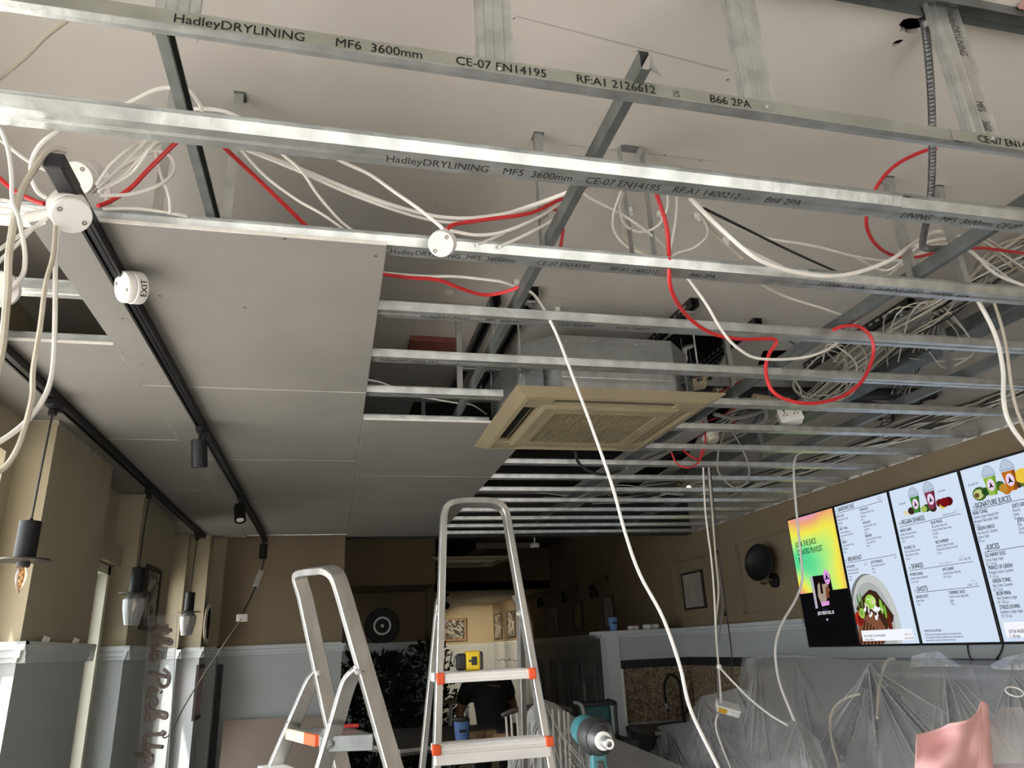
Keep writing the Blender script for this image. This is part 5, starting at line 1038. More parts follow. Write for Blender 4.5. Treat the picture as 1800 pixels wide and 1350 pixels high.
def machine(lab, x0, x1, y0, y1, z0, z1, m):
    t = thing('covered_machine', ((x0+x1)/2, (y0+y1)/2, z0), lab, 'machine', 'machines under the plastic sheets')
    MB().bbox(x0, x1, y0, y1, z0, z1, .02).build('casing', m, t); MB().bbox(x0-.012, x0, y0+.04, y1-.04, z0+.12, z1-.06, .004).build('front_panel', stl, t); MB().bbox(x0+.02, x1-.02, y0+.03, y1-.03, z1, z1+.012, .004).build('top_tray', stl, t)
machine('coffee machine under the large plastic sheet, left part', 3.18, 3.62, 4.05, 4.95, .95, 1.42, dk); machine('blender housing under the large plastic sheet, middle', 3.16, 3.6, 3.2, 3.95, .95, 1.43, dk); machine('machine under the large plastic sheet at the right edge', 3.14, 3.6, 2.3, 3.1, .95, 1.40, stl)
t = thing('bar_counter', (3.3, 4, 0), 'long dark bar counter under the plastic sheets', 'counter'); MB().bbox(2.98, 3.66, 2.0, 6.3, .89, .93, .004).build('worktop', mat('dark worktop', (.05,.045,.04), .3), t); MB().box(3.03, 3.64, 2.05, 6.25, 0, .89).build('cabinet', mat('dark cabinet', (.025,.024,.023), .6), t)
# wire bow lying over the sheet

def cable_x(lab, pts, r, m): o = MB().tube(spline([Ux(*p) for p in pts], 7), r, 8).build('cable', m, smooth=True); return tag(o, lab, 'cable')
cable_x('cream cable bent down over the edge of the large sheet', [(1572,1158,3.06),(1560,1161,3.0),(1552,1178,2.90),(1545,1215,2.72),(1542,1262,2.58)], .0075, cabc)
cable_x('cream cable arching across the large sheet', [(1512,1220,2.70),(1490,1226,2.66),(1470,1240,2.60),(1460,1262,2.55),(1462,1300,2.48),(1476,1350,2.40)], .006, cabc)
# chair under a sheet, centre
chm = mat('dark stained wood', (.035, .026, .018), .5)
pk = Uy(953, 1240, 3.9)
t = thing('covered_chair', (pk.x, 4.0, 0), 'high slatted chair under the pointed plastic sheet', 'chair')
bw = .20; cz = pk.z
arc = [(pk.x+bw*math.sin(a), 4.03-.05*math.cos(a), cz-.05-.0+.04*math.cos(a*1.2)) for a in [(-1.2+2.4*i/12) for i in range(13)]]
MB().tube(spline(arc, 3), .014, 8).build('back_rail', chm, t, True)
for q in arc[1:-1]: MB().tube([q, (q[0]*.92+pk.x*.08, q[1], .92)], .006, 6).build('back_slat', mat('pale spindle wood', (.45,.42,.38), .5), t, True)
MB().bbox(pk.x-.2, pk.x+.2, 3.92, 4.30, .88, .92, .015).build('seat', chm, t)
for sx in (-1, 1):
    for sy in (0, 1): MB().tube([(pk.x+sx*.17, 3.95+sy*.31, .88), (pk.x+sx*.2, 3.93+sy*.35, 0)], [.018, .013], 8).build('leg', chm, t, True)
sheet('pointed plastic sheet draped over the high chair and bench in the middle', drape([(922,1262,3.86),(930,1246,3.84),(942,1234,3.82),(958,1230,3.82),(975,1236,3.84),(1000,1254,3.86),(1030,1272,3.9),(1080,1298,4.0),(1140,1322,4.05),(1220,1356,4.1)], [(850,1470,3.3),(880,1470,3.25),(920,1470,3.2),(960,1470,3.2),(1000,1470,3.2),(1050,1470,3.22),(1100,1470,3.25),(1160,1470,3.35),(1230,1470,3.5),(1300,1470,3.6)], 48, 220, 3.8, 3.2, .07, 3.3, mode='y', bulge=.12, peaks=((.33,.02,16,.32,.05),(.6,.03,8,.25,.04),(.15,.05,6,.12,.04))))
t = thing('covered_bench', (2.0, 4.3, 0), 'dark bench under the right wing of the pointed sheet', 'bench'); MB().bbox(1.35, 2.75, 4.12, 4.6, .82, .88, .01).build('seat', chm, t)
for x in (1.45, 2.65): MB().bbox(x-.04, x+.04, 4.16, 4.56, 0, .82, .006).build('leg', chm, t)
# ================================================================ ladders
def to_floor(a, b): return b+(b-a)*((b.z-.0)/(a.z-b.z))
def sweep(path, nrm, w, d, closed=False):          # rectangular tube: width w in the path plane, depth d along nrm
    mb = MB(); n = len(path); nrm = nrm.normalized(); rows = []
    for i in range(n):
        t = (path[min(i+1, n-1)]-path[max(i-1, 0)]).normalized(); s = t.cross(nrm).normalized(); e = min(w, d)*.22
        pr = [(-w+e,-d),(w-e,-d),(w,-d+e),(w,d-e),(w-e,d),(-w+e,d),(-w,d-e),(-w,-d+e)]
        rows.append([path[i]+s*(a*.5)+nrm*(b*.5) for a, b in pr])
    k = 8
    for r in rows: mb.v += r
    for i in range(n-1): mb.f += [(i*k+j, i*k+(j+1) % k, (i+1)*k+(j+1) % k, (i+1)*k+j) for j in range(k)]
    mb.f.append(tuple(reversed(range(k)))); mb.f.append(tuple((n-1)*k+j for j in range(k))); return mb
# --- middle ladder, treads facing the camera
LT, LB = Uy(779,925,2.75), Uy(767,1350,2.585); RT, RB = Uy(893,925,2.75), Uy(967,1350,2.585)
LF, RF = to_floor(LT, LB), to_floor(RT, RB)
t = thing('step_ladder', ((LF.x+RF.x)/2, (LF.y+2.95)/2, 0), 'aluminium step ladder in the middle with a yellow tape measure on its platform', 'ladder')
hoop = [LF, LF.lerp(LT, .5), LB, LT]+[Uy(px, py, 2.765) for px, py in [(781,903),(788,891),(803,885),(835,883),(865,884),(880,891),(887,903)]]+[RT, RB, RF.lerp(RT, .5), RF]
hp = [LF, LB, LT.lerp(LB, .3)]+spline([LT.lerp(LB, .05)]+[Uy(px, py, 2.765) for px, py in [(781,903),(790,889),(808,884),(835,883),(862,884),(879,890),(889,904)]]+[RT.lerp(RB, .05)], 5)+[RT.lerp(RB, .3), RB, RF]
nrm = (RT-LT).cross(LB-LT)
sweep(hp, nrm, .024, .052).build('stile_hoop', alu, t, True)
for k, (a, b) in enumerate([((770,1068,2.73),(742,1350,3.0)), ((914,1068,2.73),(921,1350,3.0))]):
    A, B = Uy(*a), Uy(*b); F = to_floor(A, B); q = Uy(*[(776,1052,2.71),(906,1052,2.71)][k])
    sweep(spline([q, A, A.lerp(B, .3), B, F], 4), X.cross(F-A).cross(F-A) if 0 else (F-A).cross(Vector((0,1,0))).normalized(), .045, .020).build('rear_leg', alu, t, True)
    MB().lathe([(.011,0),(.011,.006),(.005,.008)], Uy(*[(770,1078,2.70),(912,1078,2.70)][k]), (0,-1,0), 10).build('rivet', galv, t, True)
    MB().bbox(F.x-.03, F.x+.03, F.y-.03, F.y+.03, 0, .03, .006).build('rear_foot', blackp, t)
def plane_tread(t, pl, pr, y, dep, drop, lip, caps=True):
    a, b = Uy(*pl, y), Uy(*pr, y); z = (a.z+b.z)/2; x0, x1 = a.x, b.x
    m = MB().bbox(x0, x1, y, y+dep, z-lip, z, .003)
    for i in range(7): m.box(x0+.004, x1-.004, y+.012+i*(dep-.02)/7, y+.02+i*(dep-.02)/7, z, z+.0022)
    t = m.build('tread', alu_w, t)
    for i in range(5): MB().box(x0+.02, x1-.02, y-.0008, y, z-lip+.003+i*.004, z-lip+.0042+i*.004).build('tread_rib', alu, t) if i in (1, 4) else None
    if drop: MB().bbox(x0+.002, x1-.002, y+.004, y+.03, z-lip-drop, z-lip, .002).build('tread_skirt', alu_w, t)
    if caps:
        for xx in (x0-.006, x1-.016): MB().bbox(xx-.002, xx+.024, y-.006, y+.03, z-lip-.002, z+.004, .004).build('orange_cap', orange, t)
    return x0, x1, z
px0, px1, pz = plane_tread(t, (772,1184), (938,1177), 2.60, .26, 0, .030)
plane_tread(t, (765,1307), (969,1302), 2.525, .11, .032, .024)
for i in range(1, 6):
    f = i*.175; A = LB.lerp(LF, f); B = RB.lerp(RF, f); z = A.z-.13
    if z > .1: MB().bbox(A.x+.01, B.x-.01, A.y-.06, A.y+.05, z, z+.028, .003).build('tread', alu_w, t)
for F in (LF, RF): MB().bbox(F.x-.03, F.x+.03, F.y-.035, F.y+.035, 0, .03, .006).build('front_foot', blackp, t)
# tape measure on the platform
c = Uy(828, 1166, 2.68); c.z = pz+.0022+.033
t = thing('tape_measure', (c.x, c.y, pz+.002), 'yellow and black tape measure standing on the middle ladder platform', 'tape measure')
MB().bbox(c.x-.022, c.x+.030, c.y-.022, c.y+.022, c.z-.033, c.z+.033, .008).build('yellow_case', mat('yellow plastic', (.85, .60, .01), .4), t)
MB().bbox(c.x+.026, c.x+.040, c.y-.021, c.y+.021, c.z-.030, c.z+.030, .006).build('rear_bumper', blackp, t)
MB().bbox(c.x-.052, c.x-.020, c.y-.021, c.y+.021, c.z-.030, c.z+.026, .008).build('black_bumper', blackp, t)
MB().bbox(c.x-.002, c.x+.018, c.y-.0245, c.y-.02, c.z-.014, c.z+.014, .002).bbox(c.x-.012, c.x-.002, c.y-.0235, c.y-.02, c.z-.003, c.z+.004, .001).build('belt_clip', blackp, t)
MB().tube([(c.x-.054, c.y-.01, c.z-.02), (c.x-.066, c.y-.012, c.z-.005), (c.x-.064, c.y-.012, c.z+.018), (c.x-.052, c.y-.012, c.z+.024)], .003, 6).tube([(c.x-.054, c.y+.01, c.z-.02), (c.x-.064, c.y+.01, c.z+.0), (c.x-.052, c.y+.01, c.z+.02)], .003, 6).build('wire_guard', galv, t, True)
# --- left ladder, seen from the side
FT, FB = Uy(533,1035,2.80), Uy(601,1350,2.72); NT, NB = Uy(601,1035,2.50), Uy(692,1350,2.40)
FF, NF = to_floor(FT, FB), to_floor(NT, NB)
t = thing('step_ladder', ((FF.x+NF.x)/2-.2, 2.6, 0), 'aluminium step ladder on the left with tape on its platform edge', 'ladder')
hp = [FF, FB, FT.lerp(FB, .3)]+spline([FT.lerp(FB, .05), Uy(527,1018,2.79), Uy(530,1009,2.77), Uy(540,1005,2.72), Uy(560,1003,2.62), Uy(576,1002,2.55), Uy(588,1008,2.51), Uy(596,1021,2.50), NT.lerp(NB, .05)], 5)+[NT.lerp(NB, .3), NB, NF]
nrm = (NT-FT).cross(FB-FT)
sweep(hp, nrm, .024, .052).build('stile_hoop', alu, t, True)
wax = (NB-FB).normalized()
for k, (q, a, b) in enumerate([((566,1178,2.765),(551,1192,2.77),(482,1350,2.81)), ((634,1176,2.44),(614,1194,2.45),(568,1350,2.48))]):
    Q, A, B = Uy(*q), Uy(*a), Uy(*b); F = to_floor(A.lerp(B, .3), B)
    sweep(spline([Q, Q.lerp(A, .6), A.lerp(B, .08), A.lerp(B, .5), B, F], 5), (F-A).cross(wax), .022, .046).build('front_leg', alu, t, True)
    MB().lathe([(.010,0),(.010,.006),(.004,.008)], Uy(*[(560,1183,2.74),(629,1181,2.42)][k]), -wax if 0 else (0,-1,0), 10).build('rivet', galv, t, True)
    MB().bbox(F.x-.03, F.x+.03, F.y-.03, F.y+.03, 0, .03, .006).build('front_foot', blackp, t)
for F in (FF, NF): MB().bbox(F.x-.03, F.x+.03, F.y-.035, F.y+.035, 0, .03, .006).build('rear_foot', blackp, t)
P = [Uy(507,1284,2.79), Uy(563,1297,2.48), Uy(657,1284,2.43), Uy(602,1276,2.76)]; zz = sum(p.z for p in P)/4
P = [Vector((p.x, p.y, zz)) for p in P]
MB().poly(P, (0,0,-1), .028).build('platform', alu, t)
e = (P[1]-P[0]).normalized(); out = Vector((e.y, -e.x, 0)); out = out if out.x < 0 else -out
MB().obox(P[0].lerp(P[1], .32)+out*.004-Z*.014, e, out, Z, (P[1]-P[0]).length*.30, .006, .0165, .002).build('masking_tape_wrap', mat('masking tape', (.55, .47, .33), .8, 0, .2, 30), t)
MB().obox(P[0].lerp(P[1], .78)+out*.004-Z*.014, e, out, Z, (P[1]-P[0]).length*.17, .007, .016, .002).build('orange_edge', orange, t)
e2 = (P[2]-P[1]).normalized(); o2 = Vector((e2.y, -e2.x, 0)); o2 = o2 if o2.y < 0 else -o2
MB().obox(P[1].lerp(P[2], .5)+o2*.004-Z*.022, e2, o2, Z, (P[2]-P[1]).length*.5, .004, .022, .002).build('platform_side', galv_dark, t)
MB().lathe([(.012,0),(.012,.006),(.005,.009),(.004,.007)], P[1].lerp(P[2], .2)+o2*.008-Z*.022, o2, 12).build('bolt', galv_dark, t, True)
for i in range(1, 5):
    f = i*.2; A = Uy(482,1350,2.81); B = Uy(568,1350,2.48); z = A.z-.02-.24*(i-1)
    if z > .1: MB().obox((A+B)/2+Vector((-.03*(i-1)*1.6-.03, 0, z-A.z)), e, out, Z, (B-A).length*.52+.01*i, .04, .014, .003).build('tread', alu_w, t)
c = P[3].lerp(P[2], .45)+(P[0]-P[3])*.15
t = thing('hand_tool', (c.x, c.y, zz), 'red handled pliers lying on the left ladder platform', 'pliers')
redp = mat('red grip', (.45, .03, .03), .45)
for s in (-1, 1): MB().tube(spline([c+Vector((-.025, s*.004, .010)), c+Vector((0, s*.010, .011)), c+Vector((.036, s*.013, .010))], 5), .005, 8).build('handle', redp, t, True)
MB().obox(c+Vector((-.038, 0, .010)), X, Y, Z, .016, .006, .005, .002).build('jaw', galv_dark, t)
# ================================================================ left wall things
frame_x(-1.196, [(257,994),(281,1001),(267,1110),(241,1107)], 'dark framed black and white print on the second pillar', art('monochrome print', (.05,.045,.04), (.52,.49,.44), 7, 1.5), sgn=1, w=.03)
tq, bx, xm = frame_x(-1.04, [(346,1168),(360,1168),(350,1263),(336,1266)], 'narrow black framed pink print low on the far pillar', art('pink print', (.42,.25,.25), (.50,.36,.34), 9, 1.0), sgn=1, w=.03)
c = Vector((-1.028, 6.93, Ux(360,1096,-1.04).z)); t = thing('round_sign', c-Z*.17, 'round white ring sign on the far left pillar', 'sign')
MB().lathe([(.0001,0),(.165,0),(.165,.01),(.15,.014),(.0001,.014)], c, (1,0,0), 36).build('disc', mat('sign cream', (.52,.45,.33), .6), t, True)
MB().lathe([(.125,.014),(.125,.018),(.155,.018),(.155,.014)], c, (1,0,0), 36).build('white_ring', whitep, t, True); MB().lathe([(.055,.014),(.055,.017),(.075,.017),(.075,.014)], c, (1,0,0), 30).build('inner_ring', mat('dark ring', (.06,.05,.05), .6), t, True)
# acrylic sign with neon style script
pts = [Uy(278,1079,5.35), Uy(296,1083,5.30), Uy(293,1352,5.20), Uy(247,1352,5.45)]
a0, a1 = pts[0], pts[1]; top = (a0+a1)/2
wid = Vector((.19, -.10, 0)); dn = (Uy(268,1352,5.3)-top).normalized(); cor = [top-wid/2, top+wid/2, top+wid/2+dn*1.25, top-wid/2+dn*1.25]
t = thing('acrylic_sign', (cor[2]+cor[3])/2, 'clear acrylic sign with script tube letters leaning upright by the second pillar', 'sign')
wn = wid.normalized(); fn = wn.cross(dn).normalized(); fn = fn if fn.y < 0 else -fn
MB().poly(cor, fn, .006).build('acrylic_panel', plastic('clear acrylic', .16, .05), t)
MB().tube([cor[1], cor[2]], .003, 6).build('lit_edge', mat('acrylic edge', (.80,.80,.74), .2), t)
STROKES = {  # script letters drawn as strokes, unit height
 't': ([[(.0,.1),(.18,.5),(.28,1.0),(.2,.3),(.28,.02),(.42,.12)], [(.05,.72),(.42,.78)]], .40),
 'h': ([[(.0,.05),(.2,.5),(.34,.98),(.22,1.0),(.15,.55),(.12,.0),(.2,.35),(.36,.48),(.42,.3),(.42,.06),(.55,.1)]], .52),
 'e': ([[(.0,.1),(.16,.25),(.32,.36),(.26,.5),(.1,.42),(.08,.12),(.22,.0),(.42,.14)]], .42),
 'P': ([[(.08,-.02),(.16,.4),(.26,.95)], [(.0,.75),(.2,1.02),(.5,1.0),(.58,.72),(.4,.5),(.2,.5)]], .58),
 'i': ([[(.0,.1),(.12,.48),(.1,.1),(.18,.0),(.3,.12)], [(.17,.68),(.18,.7)]], .28),
 'c': ([[(.34,.42),(.2,.5),(.07,.3),(.1,.05),(.25,.0),(.42,.12)]], .40),
 'k': ([[(.0,.05),(.22,.5),(.34,.98),(.2,1.0),(.12,.5),(.08,.0)], [(.12,.25),(.3,.48),(.36,.36),(.16,.24),(.3,.06),(.46,.1)]], .46),
 'U': ([[(.05,.85),(.12,1.0),(.14,.5),(.16,.1),(.34,.0),(.48,.25),(.54,.95),(.5,.3),(.58,.02),(.7,.12)]], .68),
 'p': ([[(.0,.1),(.14,.48),(.08,-.1),(.04,-.45)], [(.1,.25),(.26,.48),(.4,.36),(.36,.06),(.2,.0),(.1,.1)]], .42)}
neon = mat('unlit rose neon tube', (.34, .27, .255), .25, 0, .1, 8); u = .06
for ch in 'the Pick Up':
    if ch == ' ': u += .26; continue
    st, w = STROKES[ch]; m = MB(); S_ = .172
    for s in st:
        q = [top + dn*((u+a)*S_*1.02+.04) + wn*((b-.42)*S_*.82) + fn*.016 for a, b in s]
        m.tube(spline(q, 6), .0115, 8)
    m.build('letter', neon, t, True); u += w
# lead from the far spotlight to the sign with an inline driver and white connector
cable('black lead dropping from the far spotlight to the inline driver', [(470,955),(466,975),(460,1003)], 'y', 6.9, 6.85, .006, cabk)
cable('black lead between the inline driver and the white connector', [(450,1030),(440,1052),(426,1080)], 'y', 6.8, 6.7, .006, cabk)
cable('thin cream lead sagging from the white connector to the acrylic sign', [(424,1088),(395,1130),(362,1180),(325,1240),(302,1285),(290,1297),(284,1290)], 'y', 6.65, 5.2, .005, cabc)
c = Uy(455,1017,6.83); d = (Uy(450,1030,6.8)-Uy(460,1003,6.85)).normalized(); e_ = d.cross(Y).normalized()
tag(MB().obox(c, d, e_, d.cross(e_), .075, .024, .016, .004).build('led_driver', mat('pale driver case', (.55,.54,.52), .5)), 'pale inline driver on the lead hanging from the far spotlight', 'driver')
c = Uy(426,1086,6.68); tag(MB().obox(c, X, Y, Z, .045, .03, .03, .006).build('lead_connector', whitep), 'white connector block on the lead below the inline driver', 'connector')
# leaning plasterboard sheet by the back wall, wooden ledge under the sign
q = [Uy(393,1267,7.02), Uy(602,1257,7.02)]
tag(MB().add([(q[0].x,7.055,q[0].z),(q[1].x,7.055,q[1].z),(q[1].x,6.85,0),(q[0].x,6.85,0),(q[0].x,7.043,q[0].z),(q[1].x,7.043,q[1].z),(q[1].x,6.837,0),(q[0].x,6.837,0)],[(0,1,2,3),(7,6,5,4),(0,4,5,1),(1,5,6,2),(2,6,7,3),(3,7,4,0)]).build('plasterboard_sheet', mat('pink brown board', (.36,.295,.25), .9, 0, .06, 3)), 'loose pinkish plasterboard sheet leaning on the back wall', 'board')
t = thing('wooden_table', (-.95, 5.85, 0), 'wooden ledge table at the foot of the acrylic sign', 'table'); wd = mat('brown table wood', (.12,.08,.05), .5, 0, .3, 8, stretch=(1,8,1))
MB().bbox(-1.17, -.72, 5.55, 6.4, .80, .85, .006).build('table_top', wd, t)
for x in (-1.12, -.77):
    for y in (5.6, 6.34): MB().bbox(x-.025, x+.025, y-.025, y+.025, 0, .80, .004).build('leg', wd, t)
tag(MB().add([(-1.0,5.7,.851),(-.88,5.72,.86),(-.86,5.82,.852),(-.98,5.84,.872)],[(0,1,2,3)]).build('paper_scrap', whitep, th=.001), 'scrap of white paper on the wooden ledge table', 'paper')
# torn plaster flakes along the first pillar's rail
for i, (px, py) in enumerate([(77,1121),(130,1124)]):
    p = Ux(px, py, -1.17); p.z = 1.806; tag(MB().add([p+Vector((0,-.02,-.004)), p+Vector((.01,.03,-.004)), p+Vector((.015,.03,.012)), p+Vector((.0,.0,.022))], [(0,1,2,3)]).build('plaster_flake', plaster_m, th=.003), ['flake of plaster on the near edge of the first pillar rail','flake of plaster at the far end of the first pillar rail'][i], 'plaster flake')
# ================================================================ back room
c = Vector((Uy(672,1100,9.46).x, 9.5, Uy(672,1100,9.46).z)); t = thing('wall_clock', c-Z*.2, 'round black wall disc with a white ring in the back room', 'clock')
MB().lathe([(.0001,0),(.205,0),(.21,.01),(.20,.025),(.0001,.022)], c, (0,-1,0), 40).build('black_disc', mat('black disc', (.006,.006,.006), .6), t, True)
MB().lathe([(.085,.020),(.085,.032),(.108,.032),(.108,.020)], c, (0,-1,0), 36).build('white_ring', whitep, t, True); MB().lathe([(.0001,.034),(.02,.032),(.02,.02)], c, (0,-1,0), 14).build('centre_cap', whitep, t, True)
# far pictures, wall lamps on the right wall
arts = [art('far print %d' % i, (.03,.03,.025), c, s, 2.0) for i, (c, s) in enumerate([((.5,.48,.42),8), ((.45,.42,.36),6), ((.5,.47,.4),5)])]
for i, (p4, a) in enumerate([([(850,1086),(860,1085),(860,1126),(851,1126)], 0), ([(870,1080),(883,1078),(883,1123),(871,1124)], 1), ([(892,1075),(906,1073),(907,1120),(894,1121)], 2)]):
    frame_x(XR, p4, ['farthest black and white print on the lit end of the right wall','middle black and white print on the lit end of the right wall','nearest black and white print on the lit end of the right wall'][i], arts[a], w=.02, grp='prints on the lit wall')
frame_x(XR, [(966,1069),(979,1069),(979,1114),(967,1115)], 'pale blank canvas on the dim right wall', mat('pale canvas', (.40,.39,.38), .8), w=.012, fm=mat('pale canvas', (.40,.39,.38), .8), grp='canvases on the dim wall')
tq, bx, xm = frame_x(XR, [(1008,1059),(1024,1057),(1026,1109),(1012,1110)], 'dim canvas with a yellow diamond on the right wall', mat('grey canvas', (.22,.20,.18), .8), w=.015, grp='canvases on the dim wall')
y0, y1, z0, z1 = bx; MB().poly([(xm-.001,(y0+y1)/2,z1-.04),(xm-.001,y0+.04,(z0+z1)/2),(xm-.001,(y0+y1)/2,z0+.04),(xm-.001,y1-.04,(z0+z1)/2)], (-1,0,0), .002).build('yellow_diamond', mat('ochre print', (.38,.27,.12), .8), tq)
frame_x(XR, [(1060,1049),(1079,1046),(1083,1101),(1065,1104)], 'dim canvas with pale foliage above the half wall', art('foliage print', (.20,.19,.18), (.42,.40,.33), 6, 1.5), w=.012, grp='canvases on the dim wall')
for i, (px, py, lx, ly) in enumerate([(969,1044,949,1060), (1014,1034,992,1050), (1068,1017,1042,1040)]):
    b = Ux(px, py, XR); h_ = Ux(lx, ly, XR-.22); t = thing('picture_light', b-Z*.06, ['far','middle','near'][i]+' black swing arm lamp above the canvases on the right wall', 'wall lamp', 'swing arm wall lamps')
    MB().lathe([(.055,0),(.055,.014),(.03,.02)], b, (-1,0,0), 20).build('wall_plate', brass, t, True)
    MB().tube(spline([b+Vector((-.02,0,0)), b+Vector((-.1,.02,-.01)), h_+Z*.06], 5), .008, 8).build('arm', brass, t, True)
    MB().lathe([(.02,-.09),(.034,-.06),(.05,.0),(.06,.07),(.055,.07),(.04,-.05),(.0001,-.06)], h_, (.25,.1,-1), 18).build('shade', blackm, t, True)
# far spotlights that light the end of the room
fl = thing('ceiling_track', (2.05, 15.0, 2.5), 'black ceiling track with small spotlights in the far room', 'light track')
MB().bbox(1.98, 2.02, 13.2, 16.6, 2.58, 2.62, .004).build('rail', blackm, fl)
warm = mat('lit lamp face', (1, .85, .6), .4, emit=6)
for i, (x, y, tx_, ty_) in enumerate([(2.0,13.6,3.4,15.0), (2.0,14.6,3.5,16.0), (2.0,15.8,3.2,17.3)]):
    d = Vector((tx_-x, ty_-y, -.9)).normalized(); c = Vector((x, y, 2.46)); h_ = MB().lathe([(.0001,-.09),(.05,-.09),(.055,.08),(.045,.08),(.04,.05),(.0001,.05)], c, d, 16).build('spot_head', blackm, fl, True)
    MB().tube([c+Z*.04, c+Z*.13], .012, 6).build('stem', blackm, h_)
    MB().lathe([(.0001,.055),(.035,.056),(.035,.05)], c, d, 12).build('lamp_face', warm, h_)
    ld = bpy.data.lights.new('spot_lamp', 'SPOT'); ld.energy = 60; ld.color = (1, .84, .62); ld.spot_size = math.radians(75); ld.spot_blend = .6; ld.shadow_soft_size = .04
    lo = bpy.data.objects.new('spot_lamp', ld); COL.objects.link(lo); lo.location = c+d*.1; lo.rotation_euler = d.to_track_quat('-Z', 'Y').to_euler()
tq = thing('framed_print', (2.35, 17.47, 1.75), 'large framed collage print on the far end wall', 'picture')
a, b = Uy(778,1087,17.46), Uy(820,1126,17.46)
MB().box(a.x, b.x, 17.44, 17.48, b.z, a.z).build('frame', mat('light wood frame', (.35,.22,.12), .5), tq); MB().box(a.x+.05, b.x-.05, 17.43, 17.44, b.z+.05, a.z-.05).build('print', art('collage print', (.03,.03,.03), (.52,.48,.42), 9, 2.5), tq)
# dropped duct, beam, detector in the dim ceiling
tag(MB().add([(2.05,8.0,2.98),(2.25,8.0,2.98),(1.95,12.4,2.98),(1.75,12.4,2.98),(2.05,8.0,3.10),(2.25,8.0,3.10),(1.95,12.4,3.10),(1.75,12.4,3.10)],[(3,2,1,0),(4,5,6,7),(0,1,5,4),(1,2,6,5),(2,3,7,6),(3,0,4,7)]).build('ceiling_duct', mat('dim duct', (.16,.14,.11), .8)), 'long dim duct under the back room ceiling', 'duct')
for i, (y, x) in enumerate([(8.2,2.0),(9.4,1.9),(11.0,1.85)]): tag(MB().bbox(x-.1, x+.75, y, y+.09, 2.90, 2.975, .004).build('duct_batten', mat('dim timber', (.18,.145,.10), .8)), ['nearest','middle','farthest'][i]+' timber batten under the dim duct', 'batten', 'duct battens')
c = Uy(940,960,8.3); t = thing('smoke_detector', c, 'white smoke detector under the dim duct in the back room', 'detector'); MB().lathe([(.0001,-.02),(.05,-.015),(.06,.01),(.05,.03)], c, (0,0,1), 22).build('base', whitep, t, True); MB().lathe([(.02,-.03),(.02,-.018)], c, (0,0,1), 12).build('sensor', blackp, t, True); MB().tube([c+Z*.03, (c.x, c.y, 3.3)], .008, 6).build('drop_tube', whitep, t)
# ================================================================ plants
leafm = mat('dark glossy leaves', (.018, .026, .012), .45, 0, .4, 4); stemm = mat('plant stems', (.05, .035, .02), .8); potm = mat('dark planter', (.03, .03, .03), .7)
def plant(c, r, h, n, lab, seed):
    random.seed(seed); t = thing('potted_plant', c, lab, 'plant', 'dark leafy plants'); c = Vector(c)
    MB().lathe([(.0001,0),(.17,0),(.22,.42),(.20,.42),(.19,.36),(.0001,.36)], c, (0,0,1), 22).build('planter', potm, t, True)
    st = MB(); lv = MB()
    for i in range(16):
        a = random.uniform(0, 2*PI); q = random.uniform(.3, 1)*r; e = c+Vector((math.cos(a)*q, math.sin(a)*q*.7, random.uniform(.6, 1)*h)); st.tube(spline([c+Z*.36, c.lerp(e, .5)+Z*.1, e], 4), .007, 5)
    for i in range(n):
        a = random.uniform(0, 2*PI); z = random.random(); w = r*(.45+.8*math.sin(PI*min(1, .18+z*.72)))*random.uniform(.25, 1)*(1-.35*z*z)
        p = c+Vector((math.cos(a)*w, math.sin(a)*w*.7, .35+z*(h-.3))); d = Vector((math.cos(a)+random.uniform(-.6,.6), math.sin(a)+random.uniform(-.6,.6), random.uniform(-.2,1.1))).normalized(); s = d.orthogonal().normalized(); s = Matrix.Rotation(random.uniform(0, 6.28), 3, d) @ s
        L_, w_ = random.uniform(.06, .12), random.uniform(.018, .03); b = d.cross(s)*.012
        lv.add([p, p+d*L_*.45+s*w_+b, p+d*L_, p+d*L_*.45-s*w_+b, p+d*L_*.5-b*.3], [(0,1,4),(1,2,4),(2,3,4),(3,0,4)])
    st.build('stems', stemm, t, True); stuff(lv.build('foliage', leafm, t))
plant((.45, 7.9, 0), .52, 1.62, 2600, 'large dark leafy plant behind the left ladder', 3)
plant((1.12, 9.05, 0), .36, 1.72, 900, 'smaller dark leafy plant beyond the middle ladder', 5)
# ================================================================ high table with cup and cardboard, stool, person
tm = mat('pale table top', (.42, .41, .39), .5); 
t = thing('high_table', (1.0, 6.3, 0), 'high table with a pale angular top behind the ladders', 'table')
top_ = [Uz(612,1307,1.05), Uz(705,1321,1.05), Uz(790,1311,1.05), Vector((1.75,5.7,1.05)), Vector((1.9,6.9,1.05)), Vector((.55,7.2,1.05))]
MB().poly(top_, (0,0,-1), .03).build('table_top', mat('dark table laminate', (.09,.08,.07), .5), t); ed = MB()
ed.tube(top_[:3], .013, 6).build('pale_edge', tm, t)
for x, y in ((.45,5.95),(.6,6.9),(1.6,6.0),(1.7,6.7)): MB().tube([(x,y,1.02),(x,y,0)], .02, 8).build('leg', blackm, t)
c = Uz(812, 1308, 1.05); papercup((c.x, c.y, 1.05), 1.45, 'blue paper cup on the high table behind the middle ladder')
for i, (px, py) in enumerate([(842,1302),(862,1300),(885,1306)]):
    p = Uz(px, py, 1.05); a = .5+i; ax_ = Vector((math.cos(a), math.sin(a), 0)); ay_ = Vector((-math.sin(a), math.cos(a), 0))
    tag(MB().obox(p+Z*.035, ax_, ay_, Z, .06, .04, .03, .004).build('cardboard_box', mat('brown cardboard', (.26,.16,.08), .8)), ['left','middle','right'][i]+' small brown cardboard box on the high table', 'box', 'cardboard boxes')
stw = mat('mid brown seat', (.16,.11,.07), .5); stp = mat('pale stool seat', (.42,.40,.36), .5)
